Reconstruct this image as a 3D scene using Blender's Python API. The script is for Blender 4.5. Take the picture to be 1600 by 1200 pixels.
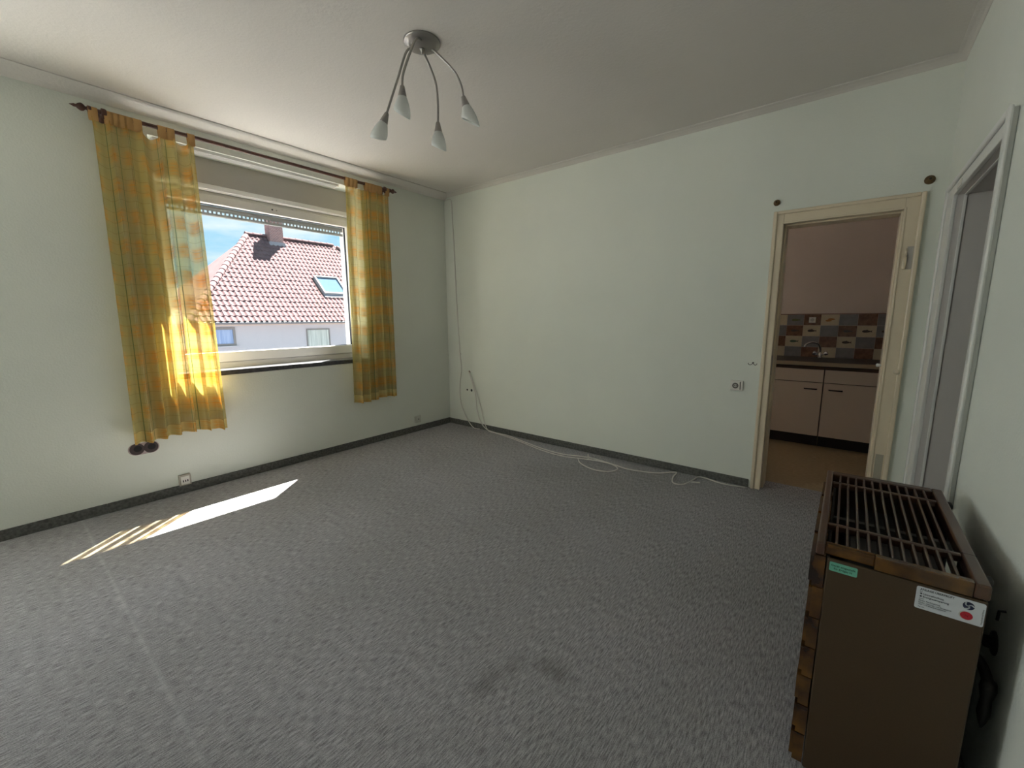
import bpy, bmesh, math, random
from mathutils import Vector, Matrix
random.seed(7)
SC = bpy.context.scene
COL = SC.collection
for o in list(bpy.data.objects):
    bpy.data.objects.remove(o)

# ------------------------------------------------------------------ camera
CAM = Vector((3.7559, -3.4620, 1.2738))
YAW, PITCH, ROLL, FPX = 0.675559, -0.156815, -0.005333, 653.387
_f = Vector((-math.sin(YAW) * math.cos(PITCH), math.cos(YAW) * math.cos(PITCH), math.sin(PITCH)))
_r0 = Vector((math.cos(YAW), math.sin(YAW), 0))
_u0 = _r0.cross(_f)
_r = _r0 * math.cos(ROLL) + _u0 * math.sin(ROLL)
_u = -_r0 * math.sin(ROLL) + _u0 * math.cos(ROLL)
cd = bpy.data.cameras.new('camera')
cd.sensor_width = 36.0
cd.lens = FPX / 1600 * 36.0
cd.clip_start = 0.02
cd.clip_end = 300
cam = bpy.data.objects.new('camera', cd)
COL.objects.link(cam)
M = Matrix((( _r.x, _u.x, -_f.x, CAM.x), (_r.y, _u.y, -_f.y, CAM.y), (_r.z, _u.z, -_f.z, CAM.z), (0, 0, 0, 1)))
cam.matrix_world = M
SC.camera = cam

# ------------------------------------------------------------------ sky, sun, exposure
SKY_STRENGTH = 1.0
SUN_STRENGTH = 40.0
EXPOSURE = 1.02
FILL_POWER = 14.5                      # power of the fill lamp added behind the camera, no such source seen
wd = bpy.data.worlds.new('sky')
SC.world = wd
wd.use_nodes = True
nt = wd.node_tree
nt.nodes.clear()
wo = nt.nodes.new('ShaderNodeOutputWorld')
bg = nt.nodes.new('ShaderNodeBackground')
tc = nt.nodes.new('ShaderNodeTexCoord')
mp = nt.nodes.new('ShaderNodeMapping')
mp.inputs['Scale'].default_value = (1.6, 1.6, 7.0)
ns = nt.nodes.new('ShaderNodeTexNoise')
ns.inputs['Scale'].default_value = 2.2
ns.inputs['Detail'].default_value = 7
ns.inputs['Roughness'].default_value = 0.55
rp = nt.nodes.new('ShaderNodeValToRGB')
rp.color_ramp.elements[0].position = 0.42
rp.color_ramp.elements[1].position = 0.66
mx = nt.nodes.new('ShaderNodeMixRGB')
mx.inputs[1].default_value = (0.155, 0.37, 0.52, 1)
mx.inputs[2].default_value = (0.50, 0.55, 0.58, 1)
nt.links.new(tc.outputs['Generated'], mp.inputs['Vector'])
nt.links.new(mp.outputs['Vector'], ns.inputs['Vector'])
nt.links.new(ns.outputs['Fac'], rp.inputs['Fac'])
nt.links.new(rp.outputs['Color'], mx.inputs[0])
nt.links.new(mx.outputs[0], bg.inputs['Color'])
bg.inputs['Strength'].default_value = SKY_STRENGTH
nt.links.new(bg.outputs[0], wo.inputs[0])

sd = bpy.data.lights.new('sun', 'SUN')
sd.energy = SUN_STRENGTH
sd.angle = math.radians(0.5)
sd.color = (1.0, 0.96, 0.91)
sun = bpy.data.objects.new('sun', sd)
COL.objects.link(sun)
TOSUN = Vector((-0.646 * 0.578, 0.763 * 0.578, 0.816)).normalized()
sun.rotation_euler = TOSUN.to_track_quat('Z', 'Y').to_euler()
sun.location = (-6, 6, 12)

def fill_light(name, loc, rot, sx_, sy_, power, col):
    ld = bpy.data.lights.new(name, 'AREA'); ld.shape = 'RECTANGLE'; ld.size = sx_; ld.size_y = sy_; ld.energy = power; ld.color = col
    o = bpy.data.objects.new(name, ld); COL.objects.link(o); o.location = loc; o.rotation_euler = rot
# fill lamp added in the left wall behind the camera to brighten the room
fill_light('added_fill_light', (-0.20, -4.30, 1.58), (0, -math.pi / 2, 0), 1.30, 0.86, FILL_POWER, (0.86, 0.94, 1.0))

vs = SC.view_settings
vs.view_transform = 'Standard'
vs.look = 'None'
vs.gamma = 1
vs.use_curve_mapping = False
vs.exposure = EXPOSURE

# ------------------------------------------------------------------ helpers
def link(o, parent=None):
    COL.objects.link(o)
    if parent is not None:
        o.parent = parent
    return o

def tag(o, label=None, cat=None, group=None, kind=None):
    if label: o['label'] = label
    if cat: o['category'] = cat
    if group: o['group'] = group
    if kind: o['kind'] = kind
    return o

def empty(name, loc=(0, 0, 0), rz=0, label=None, cat=None, group=None, kind=None):
    o = bpy.data.objects.new(name, None)
    o.empty_display_size = 0.05
    COL.objects.link(o)
    o.location = loc
    o.rotation_euler = (0, 0, rz)
    return tag(o, label, cat, group, kind)

def obj(name, bm, mat, parent=None, bevel=0, smooth=False, seg=2, origin=None):
    me = bpy.data.meshes.new(name)
    bmesh.ops.recalc_face_normals(bm, faces=bm.faces)
    bm.to_mesh(me)
    bm.free()
    return obj_me(name, me, mat, parent, bevel, smooth, seg)

def obj_me(name, me, mat, parent=None, bevel=0, smooth=False, seg=2):
    o = bpy.data.objects.new(name, me)
    if mat is not None and not me.materials:
        me.materials.append(mat)
    if smooth:
        me.shade_smooth()
    link(o, parent)
    if parent is not None:
        w = Matrix.Identity(4)
        p = parent
        while p is not None:
            w = Matrix.LocRotScale(p.location, p.rotation_euler, p.scale) @ w if p.matrix_parent_inverse == Matrix.Identity(4) else w
            p = p.parent
        o.matrix_parent_inverse = PINV(parent)
    if bevel:
        m = o.modifiers.new('bevel', 'BEVEL')
        m.width = bevel
        m.segments = seg
        m.limit_method = 'ANGLE'
        m.angle_limit = math.radians(40)
        if not smooth:
            m.harden_normals = False
    return o

WORLD = {}
def PINV(parent):
    """children are built in world coordinates: undo the parent's own placement"""
    bpy.context.view_layer.update()
    return parent.matrix_world.inverted()

def box(bm, x0, x1, y0, y1, z0, z1):
    vs_ = [bm.verts.new((x, y, z)) for x in (x0, x1) for y in (y0, y1) for z in (z0, z1)]
    for f in ((0, 1, 3, 2), (4, 6, 7, 5), (0, 4, 5, 1), (2, 3, 7, 6), (0, 2, 6, 4), (1, 5, 7, 3)):
        bm.faces.new([vs_[i] for i in f])
    return bm

def bx(*b):
    bm = bmesh.new()
    if isinstance(b[0], (tuple, list)):
        for q in b: box(bm, *q)
    else:
        box(bm, *b)
    return bm

def smooth_path(pts, n=6):
    pts = [Vector(p) for p in pts]
    out = []
    for i in range(len(pts) - 1):
        p0 = pts[max(i - 1, 0)]; p1 = pts[i]; p2 = pts[i + 1]; p3 = pts[min(i + 2, len(pts) - 1)]
        for k in range(n):
            t = k / n
            out.append(0.5 * ((2 * p1) + (-p0 + p2) * t + (2 * p0 - 5 * p1 + 4 * p2 - p3) * t * t + (-p0 + 3 * p1 - 3 * p2 + p3) * t ** 3))
    out.append(pts[-1])
    return out

def tube(bm, pts, r, n=8, cap=True):
    pts = [Vector(p) for p in pts]
    rr = r if isinstance(r, (list, tuple)) else [r] * len(pts)
    rings = []
    up = None
    for i, p in enumerate(pts):
        t = (pts[min(i + 1, len(pts) - 1)] - pts[max(i - 1, 0)]).normalized()
        if up is None:
            up = t.orthogonal().normalized()
        else:
            up = (up - t * up.dot(t))
            up = up.normalized() if up.length > 1e-6 else t.orthogonal().normalized()
        s = t.cross(up)
        rings.append([bm.verts.new(p + (up * math.cos(a) + s * math.sin(a)) * rr[i]) for a in [2 * math.pi * k / n for k in range(n)]])
    for a, b in zip(rings[:-1], rings[1:]):
        for k in range(n):
            bm.faces.new((a[k], a[(k + 1) % n], b[(k + 1) % n], b[k]))
    if cap:
        bm.faces.new(rings[0][::-1]); bm.faces.new(rings[-1])
    return bm

def lathe(bm, origin, axis, prof, n=24, cap=True):
    """prof: list of (distance along axis, radius)"""
    origin = Vector(origin); axis = Vector(axis).normalized()
    u = axis.orthogonal().normalized(); w = axis.cross(u)
    rings = []
    for d, r in prof:
        r = max(r, 1e-5)
        rings.append([bm.verts.new(origin + axis * d + (u * math.cos(2 * math.pi * k / n) + w * math.sin(2 * math.pi * k / n)) * r) for k in range(n)])
    for a, b in zip(rings[:-1], rings[1:]):
        for k in range(n):
            bm.faces.new((a[k], a[(k + 1) % n], b[(k + 1) % n], b[k]))
    if cap:
        bm.faces.new(rings[0][::-1]); bm.faces.new(rings[-1])
    return bm

# ------------------------------------------------------------------ materials
def nodes(name):
    m = bpy.data.materials.new(name)
    m.use_nodes = True
    n = m.node_tree
    b = n.nodes['Principled BSDF']
    return m, n, b

def C(c): return (c[0], c[1], c[2], 1)

def mat(name, col, rough=0.6, metal=0.0, var=0.0, vscale=8.0, bump=0.0, bscale=200.0, spec=0.5, col2=None, stretch=(1, 1, 1), coat=0.0):
    m, n, b = nodes(name)
    b.inputs['Base Color'].default_value = C(col)
    b.inputs['Roughness'].default_value = rough
    b.inputs['Metallic'].default_value = metal
    b.inputs['Specular IOR Level'].default_value = spec
    b.inputs['Coat Weight'].default_value = coat
    t = None
    if var or bump or col2:
        t = n.nodes.new('ShaderNodeTexCoord')
        mpn = n.nodes.new('ShaderNodeMapping')
        mpn.inputs['Scale'].default_value = stretch
        n.links.new(t.outputs['Object'], mpn.inputs['Vector'])
    if var or col2:
        no = n.nodes.new('ShaderNodeTexNoise')
        no.inputs['Scale'].default_value = vscale
        no.inputs['Detail'].default_value = 5
        n.links.new(mpn.outputs[0], no.inputs['Vector'])
        r = n.nodes.new('ShaderNodeValToRGB')
        r.color_ramp.elements[0].position = 0.35
        r.color_ramp.elements[1].position = 0.65
        if col2 is None:
            col2 = tuple(min(1, c * (1 + var)) for c in col)
            c1 = tuple(c * (1 - var) for c in col)
        else:
            c1 = col
        r.color_ramp.elements[0].color = C(c1)
        r.color_ramp.elements[1].color = C(col2)
        n.links.new(no.outputs['Fac'], r.inputs['Fac'])
        n.links.new(r.outputs['Color'], b.inputs['Base Color'])
    if bump:
        nb = n.nodes.new('ShaderNodeTexNoise')
        nb.inputs['Scale'].default_value = bscale
        nb.inputs['Detail'].default_value = 3
        n.links.new(mpn.outputs[0], nb.inputs['Vector'])
        bp = n.nodes.new('ShaderNodeBump')
        bp.inputs['Strength'].default_value = bump
        bp.inputs['Distance'].default_value = 0.004
        n.links.new(nb.outputs['Fac'], bp.inputs['Height'])
        n.links.new(bp.outputs[0], b.inputs['Normal'])
    return m

WALLC = (0.78, 0.80, 0.72)
M_wall = mat('mint_wallpaper', WALLC, 0.85, var=0.02, vscale=1.5, bump=0.35, bscale=90)
M_ceil = mat('ceiling_paint', (0.71, 0.665, 0.615), 0.9, var=0.025, vscale=1.2, bump=0.35, bscale=70)
M_white = mat('white_gloss_paint', (0.80, 0.79, 0.75), 0.28, var=0.02, vscale=6, bump=0.15, bscale=25)
M_cream = mat('cream_gloss_paint', (0.76, 0.65, 0.48), 0.3, var=0.03, vscale=5, bump=0.15, bscale=25)
M_reveal = mat('grey_white_reveal', (0.66, 0.62, 0.58), 0.5, var=0.02, vscale=4)
M_pvc = mat('white_plastic_frame', (0.82, 0.79, 0.74), 0.32)
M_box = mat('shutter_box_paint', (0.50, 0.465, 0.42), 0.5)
M_ledge = mat('bright_white_ledge', (0.90, 0.88, 0.84), 0.3)
M_alu = mat('white_aluminium', (0.80, 0.79, 0.77), 0.3, metal=0.2)
M_shutter = mat('grey_shutter_slats', (0.34, 0.335, 0.33), 0.5)
M_gasket = mat('black_gasket', (0.03, 0.03, 0.04), 0.5)
M_sill = mat('dark_stone_sill', (0.07, 0.07, 0.075), 0.22, var=0.25, vscale=40)
M_render = mat('white_render', (0.52, 0.49, 0.51), 0.9, bump=0.3, bscale=60)
M_skirt = mat('grey_carpet_skirting', (0.115, 0.115, 0.105), 0.95, var=0.3, vscale=60, bump=0.5, bscale=300)
M_wood = mat('dark_red_brown_wood', (0.085, 0.03, 0.018), 0.35, var=0.3, vscale=30)
M_nickel = mat('brushed_nickel', (0.36, 0.34, 0.32), 0.38, metal=0.85)
M_chrome = mat('chrome', (0.75, 0.75, 0.76), 0.12, metal=1.0)
M_cable = mat('white_cable', (0.72, 0.69, 0.64), 0.5)
M_socket = mat('off_white_socket', (0.78, 0.75, 0.68), 0.35)
M_dark = mat('black_hole', (0.012, 0.011, 0.01), 0.8)
M_brownbox = mat('brown_junction_plastic', (0.05, 0.03, 0.03), 0.5)
M_pinkpl = mat('pink_plaster', (0.45, 0.36, 0.34), 0.9)
M_brass = mat('tarnished_brass', (0.16, 0.10, 0.045), 0.45, metal=0.6)

# carpet
def carpet():
    m, n, b = nodes('grey_carpet')
    L = n.links.new
    t = n.nodes.new('ShaderNodeTexCoord')
    def noise(scale, detail, sx, sy, sz=1):
        mp_ = n.nodes.new('ShaderNodeMapping'); mp_.inputs['Scale'].default_value = (sx, sy, sz)
        L(t.outputs['Object'], mp_.inputs['Vector'])
        q = n.nodes.new('ShaderNodeTexNoise'); q.inputs['Scale'].default_value = scale; q.inputs['Detail'].default_value = detail
        L(mp_.outputs[0], q.inputs['Vector'])
        return q
    streak = noise(1, 4, 250, 28)
    fine = noise(1, 2, 480, 260)
    big = noise(0.9, 4, 1, 1)
    ramp = n.nodes.new('ShaderNodeValToRGB')
    ramp.color_ramp.elements[0].position = 0.38; ramp.color_ramp.elements[0].color = (0.19, 0.184, 0.186, 1)
    ramp.color_ramp.elements[1].position = 0.63; ramp.color_ramp.elements[1].color = (0.55, 0.54, 0.55, 1)
    add = n.nodes.new('ShaderNodeMath'); add.operation = 'ADD'
    s1 = n.nodes.new('ShaderNodeMath'); s1.operation = 'MULTIPLY'; s1.inputs[1].default_value = 0.62
    s2 = n.nodes.new('ShaderNodeMath'); s2.operation = 'MULTIPLY'; s2.inputs[1].default_value = 0.38
    L(streak.outputs['Fac'], s1.inputs[0]); L(fine.outputs['Fac'], s2.inputs[0])
    L(s1.outputs[0], add.inputs[0]); L(s2.outputs[0], add.inputs[1])
    L(add.outputs[0], ramp.inputs['Fac'])
    # large worn patches
    br = n.nodes.new('ShaderNodeValToRGB')
    br.color_ramp.elements[0].position = 0.35; br.color_ramp.elements[0].color = (0.88, 0.87, 0.86, 1)
    br.color_ramp.elements[1].position = 0.68; br.color_ramp.elements[1].color = (1.05, 1.04, 1.06, 1)
    L(big.outputs['Fac'], br.inputs['Fac'])
    mul = n.nodes.new('ShaderNodeMixRGB'); mul.blend_type = 'MULTIPLY'; mul.inputs[0].default_value = 1
    L(ramp.outputs[0], mul.inputs[1]); L(br.outputs[0], mul.inputs[2])
    # dark stains with their own outline
    cur = mul.outputs[0]
    sep = n.nodes.new('ShaderNodeSeparateXYZ'); L(t.outputs['Object'], sep.inputs[0])
    wob = noise(14, 4, 1, 1)
    def stain(x, y, rx, ry, dark):
        nonlocal cur
        mp_ = n.nodes.new('ShaderNodeMapping')
        mp_.inputs['Location'].default_value = (-x / rx, -y / ry, 0); mp_.inputs['Scale'].default_value = (1 / rx, 1 / ry, 0)
        L(t.outputs['Object'], mp_.inputs['Vector'])
        ln = n.nodes.new('ShaderNodeVectorMath'); ln.operation = 'LENGTH'; L(mp_.outputs[0], ln.inputs[0])
        ad = n.nodes.new('ShaderNodeMath'); ad.operation = 'ADD'; L(ln.outputs['Value'], ad.inputs[0])
        w2 = n.nodes.new('ShaderNodeMath'); w2.operation = 'MULTIPLY'; w2.inputs[1].default_value = 1.6; L(wob.outputs['Fac'], w2.inputs[0]); L(w2.outputs[0], ad.inputs[1])
        mr = n.nodes.new('ShaderNodeMapRange'); mr.inputs[1].default_value = 0.95; mr.inputs[2].default_value = 1.9; mr.inputs[3].default_value = dark; mr.inputs[4].default_value = 0
        L(ad.outputs[0], mr.inputs[0])
        mxn = n.nodes.new('ShaderNodeMixRGB'); mxn.inputs[2].default_value = (0.07, 0.06, 0.05, 1)
        L(mr.outputs[0], mxn.inputs[0]); L(cur, mxn.inputs[1]); cur = mxn.outputs[0]
    stain(2.87, -2.52, 0.05, 0.07, 0.38)
    stain(2.90, -2.40, 0.04, 0.09, 0.3)
    stain(3.03, -2.32, 0.09, 0.05, 0.42)
    # pale pressed seam running across, 3.22 m from the far wall
    ab = n.nodes.new('ShaderNodeMath'); ab.operation = 'ADD'; ab.inputs[1].default_value = 3.225; L(sep.outputs['Y'], ab.inputs[0])
    ab2 = n.nodes.new('ShaderNodeMath'); ab2.operation = 'ABSOLUTE'; L(ab.outputs[0], ab2.inputs[0])
    mr = n.nodes.new('ShaderNodeMapRange'); mr.inputs[1].default_value = 0.0; mr.inputs[2].default_value = 0.012; mr.inputs[3].default_value = 0.42; mr.inputs[4].default_value = 0
    L(ab2.outputs[0], mr.inputs[0])
    ms = n.nodes.new('ShaderNodeMath'); ms.operation = 'MULTIPLY'; L(mr.outputs[0], ms.inputs[0]); L(big.outputs['Fac'], ms.inputs[1])
    mxn = n.nodes.new('ShaderNodeMixRGB'); mxn.inputs[2].default_value = (0.62, 0.62, 0.63, 1)
    L(ms.outputs[0], mxn.inputs[0]); L(cur, mxn.inputs[1]); cur = mxn.outputs[0]
    L(cur, b.inputs['Base Color'])
    b.inputs['Roughness'].default_value = 0.95
    b.inputs['Specular IOR Level'].default_value = 0.15
    bp = n.nodes.new('ShaderNodeBump'); bp.inputs['Strength'].default_value = 0.8; bp.inputs['Distance'].default_value = 0.006
    L(add.outputs[0], bp.inputs['Height']); L(bp.outputs[0], b.inputs['Normal'])
    return m
M_carpet = carpet()

def glass(name, tint=(1, 1, 1), refl=0.06):
    m = bpy.data.materials.new(name); m.use_nodes = True
    n = m.node_tree; n.nodes.clear()
    o = n.nodes.new('ShaderNodeOutputMaterial'); mixn = n.nodes.new('ShaderNodeMixShader')
    tr = n.nodes.new('ShaderNodeBsdfTransparent'); tr.inputs[0].default_value = C(tint)
    gl = n.nodes.new('ShaderNodeBsdfGlossy'); gl.inputs['Roughness'].default_value = 0.02
    mixn.inputs[0].default_value = refl
    n.links.new(tr.outputs[0], mixn.inputs[1]); n.links.new(gl.outputs[0], mixn.inputs[2]); n.links.new(mixn.outputs[0], o.inputs[0])
    return m
M_glass = glass('clear_window_glass', (0.97, 0.985, 0.98), 0.03)

# ------------------------------------------------------------------ room shell
H, L, YB = 2.65, 4.1125, -4.9         # ceiling height, right wall, wall behind the camera
WY0, WY1 = -2.63, -1.07               # window opening
WZ0, WZ1 = 0.865, 2.49
def struct(name, bm, m, label=None, parent=None, bevel=0, smooth=False):
    o = obj(name, bm, m, parent, bevel, smooth)
    if parent is None: o['kind'] = 'structure'
    if label: o['label'] = label
    return o

floor = struct('floor', bx(-0.42, L + 0.001, YB, 0.225, -0.12, 0), M_carpet, 'worn grey fitted carpet with fine streaks')
ceiling = struct('ceiling', bx(-0.42, L + 0.30, YB - 0.2, 0.2, H, H + 0.15), M_ceil, 'off-white plastered ceiling')
W2Y0, W2Y1, W2Z0, W2Z1 = -4.75, -3.85, 0.90, 2.26  # opening of the added window, out of view
wall_left = struct('wall_left', bx((-0.42, 0, YB - 0.2, W2Y0, 0, H), (-0.42, 0, W2Y0, W2Y1, 0, W2Z0), (-0.42, 0, W2Y0, W2Y1, W2Z1, H), (-0.42, 0, W2Y1, WY0, 0, H), (-0.42, 0, WY1, 0.0, 0, H), (-0.42, 0, WY0, WY1, 0, WZ0 - 0.02), (-0.42, 0, WY0, WY1, WZ1, H)),
                   M_wall, 'pale mint wall around the window')
# far wall with the kitchen doorway
DX0, DX1, DZ = 3.345, 3.945, 1.893
wall_back = struct('wall_back', bx((-0.42, DX0 - 0.03, 0, 0.16, 0, H), (DX1 + 0.03, L + 0.3, 0, 0.16, 0, H), (DX0 - 0.03, DX1 + 0.03, 0, 0.16, DZ + 0.03, H)),
                   M_wall, 'pale mint far wall with the kitchen doorway')
RY0, RY1, RZ = -1.245, -0.38, 1.862
wall_right = struct('wall_right', bx((L, L + 0.26, YB - 0.2, RY0 - 0.02, 0, H), (L, L + 0.26, RY1 + 0.02, 0.0, 0, H), (L, L + 0.26, RY0 - 0.02, RY1 + 0.02, RZ + 0.02, H)),
                    M_wall, 'pale mint right wall with an open doorway')
wall_front = struct('wall_front', bx(-0.42, L + 0.26, YB - 0.2, YB, 0, H), M_wall, 'pale mint wall opposite the kitchen doorway')

def cove(name, p0, p1, inward, rz, rx, m, label):
    bm = bmesh.new()
    rows = []
    for p in (p0, p1):
        row = []
        for dx, dz in ((0, 0), (0, rz), (0.004, rz), (rx * 0.30, rz * 0.66), (rx * 0.62, rz * 0.38), (rx * 0.92, 0.007), (rx, 0.006), (rx, 0)):
            row.append(bm.verts.new((p[0] + inward[0] * dx, p[1] + inward[1] * dx, H - dz)))
        rows.append(row)
    a, b = rows
    for k in range(len(a)):
        bm.faces.new((a[k], a[(k + 1) % len(a)], b[(k + 1) % len(b)], b[k]))
    bm.faces.new(a); bm.faces.new(b[::-1])
    return struct(name, bm, m, label)
cove('trim_1', (0, YB), (0, 0), (1, 0), 0.05, 0.12, M_ceil, 'rounded plaster cove above the window wall')
cove('trim_2', (0, 0), (L, 0), (0, -1), 0.028, 0.07, M_ceil, 'narrow plaster cove above the far wall')
cove('trim_3', (L, YB), (L, 0), (-1, 0), 0.022, 0.045, M_ceil, 'narrow plaster cove above the right wall')

# skirting strips of carpet, in lengths with visible joints
bl = empty('baseboard_left', (0, -2.5, 0), label='dark grey carpet skirting under the window', kind='structure')
for y0, y1 in ((YB, -3.1), (-3.098, -1.502), (-1.50, -0.012)):
    obj('skirting_strip', bx(0, 0.013, y0, y1, 0.0, 0.066), M_skirt, bl, bevel=0.003)
bb = empty('baseboard_back', (1.6, 0, 0), label='dark grey carpet skirting along the far wall', kind='structure')
for x0, x1 in ((0.0, 0.62), (0.622, 1.9), (1.902, 3.268)):
    obj('skirting_strip', bx(x0, x1, -0.013, 0, 0.0, 0.062), M_skirt, bb, bevel=0.003)
br_ = empty('baseboard_right', (L, -3, 0), label='dark grey carpet skirting along the right wall', kind='structure')
obj('skirting_strip', bx(L - 0.013, L, YB, -1.35, 0.0, 0.062), M_skirt, br_, bevel=0.003)

# ------------------------------------------------------------------ window
win = empty('window_1', (-0.2, (WY0 + WY1) / 2, WZ0), label='wide white plastic window with grey shutter slats showing at its top', kind='structure')
GX = -0.235
gy0, gy1, gz0, gz1 = -2.527, -1.123, 1.012, 2.160       # visible glass
fx0, fx1 = -0.275, -0.205
obj('frame', bx((fx0, fx1, WY0, WY0 + 0.05, WZ0, 2.25), (fx0, fx1, WY1 - 0.025, WY1, WZ0, 2.25), (fx0, fx1, WY0 + 0.05, WY1 - 0.025, WZ0, 0.928), (fx0, fx1, WY0 + 0.05, WY1 - 0.025, 2.222, 2.25)), M_pvc, win, bevel=0.004)
sash = obj('sash', bx((fx0 + 0.005, fx1 + 0.012, WY0 + 0.045, gy0, 0.93, 2.228), (fx0 + 0.005, fx1 + 0.012, gy1, WY1 - 0.02, 0.93, 2.228), (fx0 + 0.005, fx1 + 0.012, gy0, gy1, 0.93, gz0), (fx0 + 0.005, fx1 + 0.012, gy0, gy1, gz1, 2.228)), M_pvc, win, bevel=0.006)
obj('gasket', bx((GX - 0.006, GX + 0.010, gy0, gy0 + 0.006, gz0, gz1), (GX - 0.006, GX + 0.010, gy1 - 0.008, gy1, gz0, gz1), (GX - 0.006, GX + 0.008, gy0 + .006, gy1 - .008, gz0, gz0 + 0.004), (GX - 0.006, GX + 0.008, gy0 + .006, gy1 - .008, gz1 - 0.006, gz1)), M_gasket, sash)
obj('pane', bx(GX - 0.003, GX + 0.003, gy0 + 0.001, gy1 - 0.001, gz0 + .001, gz1 - .001), M_glass, sash)
hb = bmesh.new()
box(hb, fx1 + 0.012, fx1 + 0.022, -2.572, -2.545, 1.16, 1.24)
tube(hb, [(fx1 + 0.018, -2.558, 1.215), (fx1 + 0.055, -2.558, 1.215)], 0.008, 8)
box(hb, fx1 + 0.045, fx1 + 0.062, -2.568, -2.548, 1.215, 1.34)
obj('handle', hb, M_pvc, sash, bevel=0.003)
obj('vent_plug', lathe(bmesh.new(), (fx1 + 0.012, -1.80, 2.198), (1, 0, 0), [(0, 0.007), (0.003, 0.006)], 12), M_dark, sash)
obj('vent_plug', lathe(bmesh.new(), (fx1 + 0.012, -1.765, 2.198), (1, 0, 0), [(0, 0.006), (0.003, 0.005)], 12), M_box, sash)
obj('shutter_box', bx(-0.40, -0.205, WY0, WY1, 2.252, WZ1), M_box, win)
obj('ledge_strip', bx((-0.205, -0.172, WY0, WY1 - 0.015, 2.258, 2.296), (-0.205, -0.18, WY0, WY1 - 0.015, 2.250, 2.258)), M_ledge, win, bevel=0.004)
sx = -0.30
for k, (z0, z1) in enumerate(((2.085, 2.110), (2.126, 2.165), (2.168, 2.212), (2.215, 2.252))):
    bm = bmesh.new()
    zz = [z0, z0 + (z1 - z0) * .2, z0 + (z1 - z0) * .5, z0 + (z1 - z0) * .8, z1]
    xx = [0.003, 0.0075, 0.009, 0.0075, 0.003]
    A = [[bm.verts.new((sx + s * x, y, z)) for z, x in list(zip(zz, xx))] for s, y in ((1, WY0 + 0.04), (1, WY1 - 0.035), (-0.2, WY0 + 0.04), (-0.2, WY1 - 0.035))]
    for i in range(4):
        bm.faces.new((A[0][i], A[1][i], A[1][i + 1], A[0][i + 1]))
        bm.faces.new((A[2][i], A[2][i + 1], A[3][i + 1], A[3][i]))
        bm.faces.new((A[0][i], A[0][i + 1], A[2][i + 1], A[2][i])); bm.faces.new((A[1][i], A[3][i], A[3][i + 1], A[1][i + 1]))
    bm.faces.new((A[0][0], A[2][0], A[3][0], A[1][0])); bm.faces.new((A[0][4], A[1][4], A[3][4], A[2][4]))
    obj('shutter_slat', bm, M_shutter, win)
# perforated joint between slats: bars left standing between the light slots
bm = bmesh.new()
y = WY0 + 0.05
while y < WY1 - 0.05:
    box(bm, sx + 0.0, sx + 0.002, y, y + 0.013, 2.109, 2.127)
    y += 0.030
slots = obj('slot_row', bm, M_shutter, win); slots['kind'] = 'stuff'
obj('guide_rail', bx((-0.33, -0.277, WY1 - 0.035, WY1 - 0.001, WZ0 + .02, 2.25)), M_pvc, win)
obj('guide_rail', bx((-0.33, -0.277, WY0 + 0.001, WY0 + 0.04, WZ0 + .02, 2.25)), M_pvc, win)
obj('sill', bx(-0.205, 0.004, WY0 + .001, WY1 - .001, WZ0 - 0.018, WZ0 + 0.018), M_sill, win, bevel=0.002)
obj('outer_sill', bx(-0.46, -0.275, WY0 + .001, WY1 - .001, WZ0 - 0.02, WZ0 + 0.02), M_alu, win)

w2 = empty('added_window', (-0.2, -4.3, W2Z0), label='white window added behind the camera around the fill lamp', kind='structure')  # unseen window, added so the fill lamp has an opening
obj('frame', bx((-0.19, -0.13, W2Y0, W2Y0 + 0.05, W2Z0, W2Z1), (-0.19, -0.13, W2Y1 - 0.05, W2Y1, W2Z0, W2Z1), (-0.19, -0.13, W2Y0 + .05, W2Y1 - .05, W2Z0, W2Z0 + 0.06), (-0.19, -0.13, W2Y0 + .05, W2Y1 - .05, W2Z1 - 0.05, W2Z1)), M_pvc, w2, bevel=0.004)
obj('sill', bx(-0.13, 0.02, W2Y0, W2Y1, W2Z0 - 0.02, W2Z0 + 0.001), M_sill, w2)

# ------------------------------------------------------------------ kitchen doorway frame (door_1)
d1 = empty('door_1', ((DX0 + DX1) / 2, 0, 0), label='cream painted door frame of the kitchen doorway, its door taken off', kind='structure')
cas = obj('casing', bx((3.286, DX0, -0.014, 0, 0, 1.972), (DX1, 4.028, -0.014, 0, 0, 1.972), (DX0, DX1, -0.014, 0, DZ, 1.972)), M_cream, d1, bevel=0.003)
obj('moulding', bx((3.283, 3.306, -0.026, -0.012, 0, 1.974), (4.008, 4.031, -0.026, -0.012, 0, 1.974), (3.306, 4.008, -0.026, -0.012, 1.952, 1.974)), M_cream, d1, bevel=0.006)
obj('jamb', bx((DX0 - 0.03, DX0, 0, 0.17, 0, DZ + 0.03), (DX1, DX1 + 0.03, 0, 0.17, 0, DZ + 0.03), (DX0, DX1, 0, 0.17, DZ, DZ + 0.03)), M_cream, d1)
obj('door_stop', bx((DX0, DX0 + 0.012, 0.045, 0.17, 0, DZ), (DX1 - 0.012, DX1, 0.045, 0.17, 0, DZ), (DX0 + .012, DX1 - .012, 0.045, 0.17, DZ - 0.012, DZ)), M_cream, d1, bevel=0.003)
obj('inner_bead', bx((DX1 - 0.004, DX1 + 0.008, -0.019, -0.012, 0, DZ + 0.008), (DX0 - 0.008, DX1 - 0.004, -0.019, -0.012, DZ - 0.004, DZ + 0.008)), M_cream, d1, bevel=0.003)
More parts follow.
